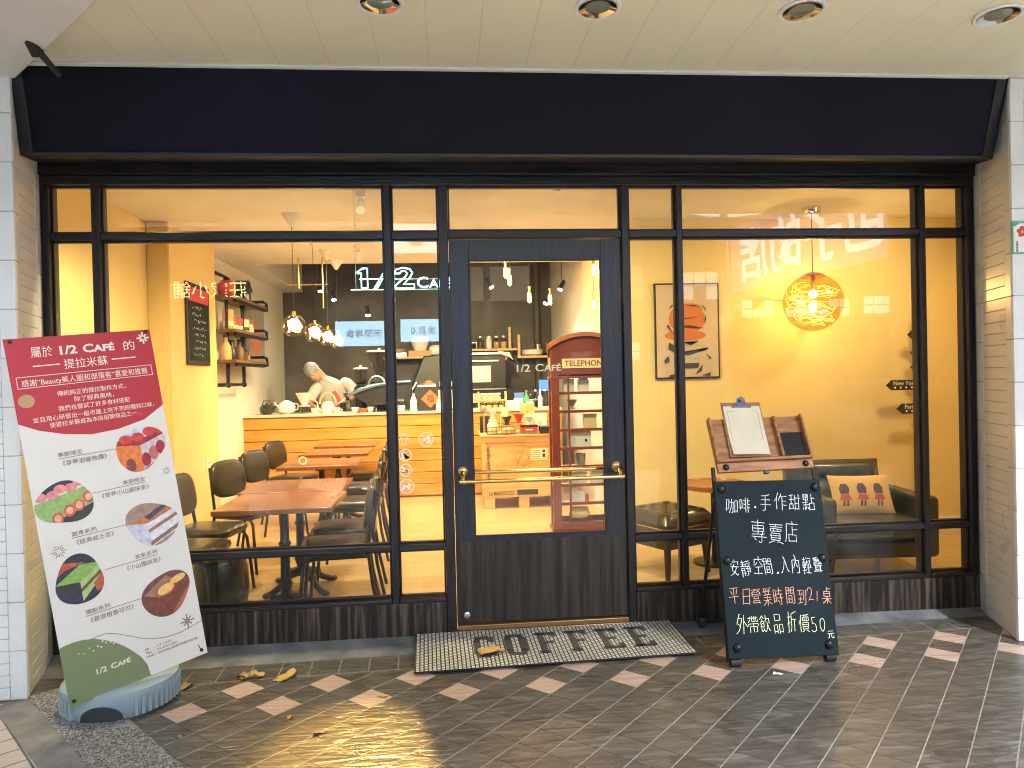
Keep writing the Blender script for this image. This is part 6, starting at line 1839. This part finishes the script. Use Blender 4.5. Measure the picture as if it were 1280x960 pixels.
for i, (y, c, h, lab) in enumerate(((3.85, 'crate', .24, 'tan flask at the left of the lowest pipe shelf'), (4.05, 'walnutframe', .20, 'dark bottle on the lowest pipe shelf'), (4.35, 'shelfwood', .22, 'brown flask on the lowest pipe shelf'), (4.62, 'brass', .10, 'little brass cup on the lowest pipe shelf'))):
    put('flask', lab, 'flask', -2.36, y, Z3, L((.05, 0), (.055, .01), (.052, h*.6), (.022, h*.8), (.022, h), (.0, h+.002)), c, 'flasks on the lowest pipe shelf', (('stopper', L((.026, h+.003), (.026, h+.025), (0, h+.026)), 'pipe'),))
put('hand_mill', 'old wooden hand mill on the lowest pipe shelf', 'hand mill', -2.36, 4.48, Z3, MB().box((-.05, -.05, 0), (.05, .05, .10)), 'shelfwood', None, (('crank', MB().tube([(0, 0, .10), (0, 0, .17), (0, .10, .18)], .009), 'pipe'), ('bowl', L((.02, .101), (.05, .14), (.0, .135)), 'pipe')))
put('small_model', 'small brown model on the middle pipe shelf behind the tins', 'model', -2.40, 4.36, Z2, MB().box((-.03, -.06, .02), (.02, .06, .17)).cyl((.0, -.06, .03), (.0, -.06, 0), .02), 'shelfwood', None)
put('red_lantern_tin', 'red round lantern tin on the top pipe shelf', 'tin', -2.36, 3.92, Z1, L((.06, 0), (.09, .04), (.09, .14), (.05, .18), (.0, .19)), 'red', None, (('cap', L((.04, .19), (.03, .21), (.0, .212)), 'pipe'),))

so = thing('wall_socket', 'white wall socket on the cream wall pier behind the left chairs', 'socket', (-2.32, 3.05, .72))
MB().box((.0015, -.045, -.06), (.010, .045, .06)).build('plate', 'white', so, .003)
MB().box((.0105, -.02, -.006), (.012, -.012, .012)).box((.0105, .012, -.006), (.012, .02, .012)).build('slot', 'black', so)

# ------------------------------------------------------------------ right bay
pa = thing('painting', 'framed abstract print in orange and grey on the yellow wall', 'painting', (2.135, 2.18, 1.86))
MB().box((-.295, -.026, -.425), (.295, -.0015, .425)).build('frame', 'walnutframe', pa, .003)
MB().box((-.280, -.0285, -.410), (.280, -.0265, .410)).build('print', mat('print_paper', (.52, .40, .26), .6), pa)
def ab(polys, m, lvl):
    q = MB()
    for k, p in enumerate(polys): q.prism(p, 0, .0002, TR(0, -.0288-lvl*.004-k*.00022, 0, UP))
    return q.build('painted_shape', m, pa)
ab([oval(.0, .10, .17, .12, 22), oval(-.02, -.04, .19, .05, 18), oval(-.01, .17, .15, .07, 18, .2)], mat('orange_paint', (.52, .15, .03), .6), 0)
ab([oval(.0, -.16, .17, .055, 18), oval(-.02, -.28, .21, .075, 20), [(-.22, -.41), (.20, -.41), (.24, -.28), (.0, -.24), (-.20, -.30)]], mat('beige_paint', (.46, .36, .25), .6), 1)
ab([[(-.17, .19), (-.15, .225), (-.10, .245), (-.14, .215)], [(.0, .225), (.07, .228), (.10, .215), (.04, .218)], [(.13, .24), (.165, .20), (.17, .17), (.15, .20)], [(.165, .14), (.172, .10), (.155, .06), (.156, .10)], [(-.19, .04), (-.13, -.03), (-.14, -.01), (-.175, .06)], [(-.17, -.10), (-.12, -.13), (-.13, -.19), (-.18, -.16)], [(-.05, -.10), (.05, -.12), (.10, -.09), (.02, -.13)],
    [(-.14, -.20), (.17, -.17), (.19, -.15), (.0, -.22)], [(-.22, -.26), (-.18, -.22), (-.17, -.27), (-.21, -.29)], [(.16, -.20), (.21, -.24), (.20, -.26)], [(-.09, -.29), (.10, -.285), (.09, -.33), (-.02, -.335)], [(.06, -.39), (.13, -.30), (.12, -.36)], [(-.17, -.39), (-.06, -.37), (-.07, -.405), (-.18, -.405)], [(.12, -.40), (.20, -.37), (.20, -.405)], [(-.16, .10), (.15, .13), (.0, .11)], [(-.15, .04), (.16, .02), (.02, .05)]], mat('dark_paint', (.04, .035, .035), .6), 2)
ab([[(-.10, -.20), (.12, -.19), (.10, -.24), (-.12, -.25)], [(-.08, -.30), (.02, -.30), (.0, -.315)]], mat('blue_grey_paint', (.36, .40, .44), .6), 2)

ds = thing('direction_sign', 'small signpost of dark city pointers standing by the yellow wall', 'signpost', (4.175, 1.98, .02))
MB().cyl((0, 0, 0), (0, 0, 1.98), .014).lathe([(.14, 0), (.14, .012), (.02, .03)]).build('post', 'black', ds)
q3 = MB()
for z, wd, tx, dr_ in ((1.76, .115, '', -1), (1.60, .09, '', -1), (1.47, .09, '', -1), (1.315, .32, 'New York', -1), (1.105, .225, 'Paris', -1), (1.66, .06, '', 1), (1.20, .075, '', 1)):
    q = MB()
    h = .045
    pts = [(0, -h), (dr_*(wd-.05), -h), (dr_*wd, 0), (dr_*(wd-.05), h), (0, h)]
    if dr_ < 0: pts = pts[::-1]
    T = TR(-.005*dr_, -.018, z, UP)
    q.prism(pts, 0, .008, T)
    pl = q.build('pointer', 'black', ds)
    q2 = MB()
    k = 0
    while .04+k*.052 < wd-.045:
        q2.prism(oval(dr_*(.03+k*.052), -.022, .009, .009, 10), .0082, .009, T); k += 1
    if tx: q2.text(tx, .050, T @ TR(dr_*(wd*.46), .0, .0082), align='CENTER')
    if q2.v: q2.build('pointer_lettering', 'white', pl)

ac = thing('armchair', 'dark green tufted leather armchair by the right window', 'armchair', (3.02, 1.05, .02), R(-4))
MB().box((-.36, -.36, .13), (.40, .36, .25)).build('base', 'leatherg', ac, .03, seg=3)
MB().pad((0.01, -.08, .33), (.33, .32, .09), .32, 28, 10).build('seat_cushion', 'leatherg', ac)
# tufted back
q = MB()
nx, nz = 36, 18
Tb = TR(0, .30, .27, R(-9))
but = [(-.24, .17), (0, .17), (.24, .17), (-.12, .32), (.12, .32), (-.36, .32), (.36, .32)]
vs, fs = [], []
for j in range(nz+1):
    for i in range(nx+1):
        u, v = i/nx, j/nz
        x, z = (u-.5)*.74, v*.48
        edge_ = min(1, min(u, 1-u)*9)**.5*min(1, min(v+.02, 1.0-v)*7)**.5
        y = -.085*edge_
        for bx_, bz_ in but:
            d2 = ((x-bx_)**2+(z-bz_)**2)
            y += .045*math.exp(-d2/.0016)+.012*math.exp(-d2/.008)
        vs.append((x, y, z))
for j in range(nz):
    for i in range(nx):
        a = j*(nx+1)+i; fs.append((a, a+1, a+nx+2, a+nx+1))
q.add(vs, fs, Tb)
q.box((-.372, -.0, .0), (.372, .07, .482), Tb)
q.build('tufted_back', 'leatherg', ac, .0)
q = MB()
for bx_, bz_ in but[:5]: q.ball((bx_, -.040, bz_), .010, 8, 5, T=Tb)
q.build('button', 'leatherg', ac)
for sx in (-1, 1):
    MB().box((sx*.36-.055+.01, -.37, .13), (sx*.36+.055+.01, .34, .56)).build('arm', 'leatherg', ac, .035, seg=3)
for sx in (-1, 1):
    for sy in (-1, 1):
        MB().cyl((sx*.32, sy*.30, .13), (sx*.33, sy*.31, 0), .025, .016).build('leg', 'walnutframe', ac)
cu = thing('cushion', 'cream cushion printed with little red coated guards on the green armchair', 'cushion', (3.0, .93, .565), R(-8))
Tc = TR(0, 0, 0, R(-26), 0, 0)
vs, fs = [], []
q = MB()
n = 22
for sgn in (-1, 1):
    o0 = len(vs)
    for j in range(n+1):
        for i in range(n+1):
            u, v = i/n*2-1, j/n*2-1
            th = .055*((1-u*u)*(1-v*v))**.5
            pin = 1-.06*(1-abs(u)**2)*0
            vs.append((u*.22*(1-.05*(1-v*v)), sgn*th, v*.15*(1-.05*(1-u*u))))
    for j in range(n):
        for i in range(n):
            a = o0+j*(n+1)+i
            f = (a, a+1, a+n+2, a+n+1)
            fs.append(f if sgn < 0 else tuple(reversed(f)))
q.add(vs, fs, Tc)
M['cushioncream'] = mat('cushion_cream', (.72, .44, .13), .8, bump=.1, bscale=90)
q.build('cover', 'cushioncream', cu)
def cface(x, z): return -.0565*max(0, (1-(x/.22)**2)*(1-(z/.15)**2))**.5-.0015
def cprint(polys, m):
    q = MB()
    for p in polys:
        k = len(p)
        f = [(x, cface(x, z), z) for x, z in p]; bk = [(x, cface(x, z)+.004, z) for x, z in p]
        q.add(f+bk, [tuple(range(k)), tuple(range(2*k-1, k-1, -1))]+[((i+1) % k, i, k+i, k+(i+1) % k) for i in range(k)], Tc)
    return q.build('printed_guard', m, cu)
gx = (-.13, -.01, .11)
cprint([[(x-.028, -.005), (x+.028, -.005), (x+.034, .035), (x+.018, .07), (x-.018, .07), (x-.034, .035)] for x in gx], 'ink')
cprint([[(x-.040, -.050), (x+.040, -.050), (x+.026, -.012), (x-.026, -.012)] for x in gx], 'red')
cprint([[(x-.024, -.095), (x-.012, -.095), (x-.006, -.054), (x-.016, -.054)] for x in gx]+[[(x+.002, -.095), (x+.014, -.095), (x+.018, -.054), (x+.008, -.054)] for x in gx], 'ink')

st = thing('stool', 'square dark tufted leather stool on wooden legs right of the door', 'stool', (1.60, 1.12, .02), R(28))
q = MB()
n = 30
vs, fs = [], []
but = [(a*.13, c*.13) for a in (-1, 0, 1) for c in (-1, 0, 1)]+[(a*.13+.065, c*.13+.065) for a in (-1, 0) for c in (-1, 0)]
for j in range(n+1):
    for i in range(n+1):
        u, v = i/n, j/n
        x, y = (u-.5)*.50, (v-.5)*.50
        ed = min(1, min(u, 1-u)*8)**.5*min(1, min(v, 1-v)*8)**.5
        z = .40+.075*ed
        for bx_, by_ in but: z -= .030*math.exp(-((x-bx_)**2+(y-by_)**2)/.0010)
        vs.append((x, y, z))
for j in range(n):
    for i in range(n):
        a = j*(n+1)+i; fs.append((a, a+1, a+n+2, a+n+1))
q.add(vs, fs); q.box((-.25, -.25, .29), (.25, .25, .40))
q.build('tufted_seat', 'leather', st)
MB().box((-.253, -.253, .365), (.253, .253, .372)).build('piping', 'brass', st)
MB().box((-.235, -.235, .22), (.235, .235, .2895)).build('apron', 'leather', st, .01)
for sx in (-1, 1):
    for sy in (-1, 1): MB().cyl((sx*.19, sy*.19, .22), (sx*.205, sy*.205, 0), .026, .018).build('leg', 'walnutframe', st)
rt = thing('side_table', 'round brown side table between the stool and the green armchair', 'side table', (2.03, 1.28, .02))
MB().lathe([(.0, .575), (.24, .575), (.262, .582), (.265, .612), (.258, .618), (.250, .606), (.0, .604)], n=40).build('top', mat('round_table_wood', (.26, .10, .035), .35, col2=(.34, .14, .05), scale=3, stretch=(1, 12, 1)), rt)
MB().cyl((0, 0, .02), (0, 0, .575), .032).build('post', 'black', rt)
MB().lathe([(.17, 0), (.17, .012), (.035, .025)], n=30).build('foot', 'black', rt)

# ------------------------------------------------------------------ across the street (seen only mirrored in the panes)
tb_ = thing('opposite_building', 'dark building across the street with lit shop windows', 'building', (0, -10.6, -.14))
MB().box((-16, -6, 0), (16, 0, 4.75)).build('wall', mat('dark_facade', (.10, .10, .11), .8), tb_)
q = MB()
rr = random.Random(5)
for k in range(12):
    x = -14+k*2.4
    if rr.random() < .55: q.box((x, .01, 3.2), (x+1.3, .03, 3.9))
q.build('lit_window', emat('street_window_glow', (1., .85, .6), 1.4), tb_)
for x0, x1, za, zb in ((3.4, 4.0, 1.9, 2.3), (4.9, 5.7, 3.15, 3.75), (6.2, 8.6, 2.75, 3.15), (8.9, 9.6, 2.8, 3.2), (-8.4, -7.4, 2.2, 2.8)):
    q = MB()
    k = max(2, int((x1-x0)/.22))
    for i in range(k):
        for r_ in range(2):
            if rr.random() < .8: q.box((x0+(x1-x0)*i/k+.02, .01, za+(zb-za)*r_/2+.02), (x0+(x1-x0)*(i+1)/k-.01, .03, za+(zb-za)*(r_+1)/2-.01))
    q.build('shop_window', emat('shop_window_glow', (.92, .95, 1.), rr.uniform(3, 6)), tb_)
TB_ = Matrix.Rotation(PI, 4, 'Z')
def lit_sign(loc, wd, h, face, es, text, tcol, tes, size, lab, rz=PI, xs=1., off=0.):
    t = thing('lit_sign', lab, 'lit sign', loc, rz, 'lit shop signs across the street')
    MB().box((-wd/2, .0, -h/2), (wd/2, .12, h/2)).build('lightbox', emat('sign_face_glow', face, es), t)
    MB().box((-wd/2-.03, .005, -h/2-.03), (wd/2+.03, .14, -h/2-.0005)).box((-wd/2-.03, .005, h/2+.0005), (wd/2+.03, .14, h/2+.03)).build('casing', 'black', t)
    q = MB().text(text, size, TR(0, -.004, -size*.36, UP), xs=xs, off=off)
    q.build('sign_lettering', emat('sign_letter_glow', tcol, tes), t)
    return t
lit_sign((5.75, -7.0, 3.62), 4.6, 1.25, (.62, .36, .86), 1.9, '包子的店', (.66, .70, 1.), 7, 1.0, 'large lilac lit sign with bluish white letters at the right of the street', -PI/2-R(7), 1.0, .02)
lit_sign((-1.55, -9.4, 2.36), 1.05, .46, (.42, .72, .95), 17, '床墊專賣', (.03, .08, .16), .3, .17, 'pale blue lit sign with dark letters, part left of the mullion')
lit_sign((-.45, -9.4, 2.40), .85, .42, (.42, .72, .95), 17, '家具 0', (.03, .08, .16), .3, .17, 'pale blue lit sign with an oval mark')
lit_sign((-.55, -9.4, 4.12), 1.1, .55, (.8, .88, 1.), 7, '●', (1., .30, .10), 3, .4, 'white lit sign with an orange round emblem high on the facade')
lit_sign((-4.3, -9.4, 3.2), 1.35, .5, (.10, .012, .01), .5, '莊家小舖', (1., .85, .35), 16, .33, 'dark red sign with glowing yellow letters')
cr_ = thing('parked_car', 'white car parked across the street', 'car', (7.9, -9.0, -.14))
q = MB().prism([(-2.1, .25), (-2.1, .70), (-1.75, .86), (-.95, .95), (-.45, 1.40), (1.0, 1.42), (1.7, 1.0), (2.1, .92), (2.12, .30)], -.85, .85, TR(0, 0, 0, UP))
q.build('body', 'white', cr_, .08, seg=3)
MB().prism([(-.85, .97), (-.42, 1.34), (.95, 1.36), (1.45, 1.0)], -.86, .86, TR(0, 0, 0, UP)).build('window', 'black', cr_)
for x in (-1.35, 1.35):
    for y in (-.80, .80): MB().cyl((x, y-.1, .31), (x, y+.1, .31), .31, n=24).build('wheel', 'matte_black', cr_)
for y in (-.6, .6): MB().box((-2.13, y-.16, .58), (-2.04, y+.16, .72)).build('headlight', emat('headlight_glow', (.9, .95, 1.), 6), cr_)
def fill_lamp(x, lab, e, tilt=4, cone=76, col=(.93, .96, 1.)):  # unseen lamps added to light the pale paving and the right-hand floor
    t = thing('fill_lamp', lab, 'fill lamp', (x, -6.4, 0), 0, 'added fill lamps behind the viewer')
    MB().cyl((0, 0, 0), (0, 0, 5.2), .07, .05).tube([(0, 0, 5.1), (0, .35, 5.45), (0, 1.0, 5.5)], .04).build('post', 'steel', t)
    MB().box((-.14, .95, 5.42), (.14, 1.55, 5.51)).build('head', 'steel', t, .02)
    MB().box((-.11, 1.0, 5.405), (.11, 1.50, 5.419)).build('lens', emat('lamp_lens', col, 12), t)
    lamp(t, 'SPOT', (0, 1.25, 5.39), e, col, .15, (R(tilt), 0, 0), cone, .5)
for x, lab, e, ti, co in ((-3.2, 'added fill lamp at the left end of the row', 850, 2, 72), (.6, 'middle added fill lamp of the row', 1150, 3, 74), (4.2, 'added fill lamp at the right end of the row', 2300, 14, 84)):
    fill_lamp(x, lab, e, ti, co)
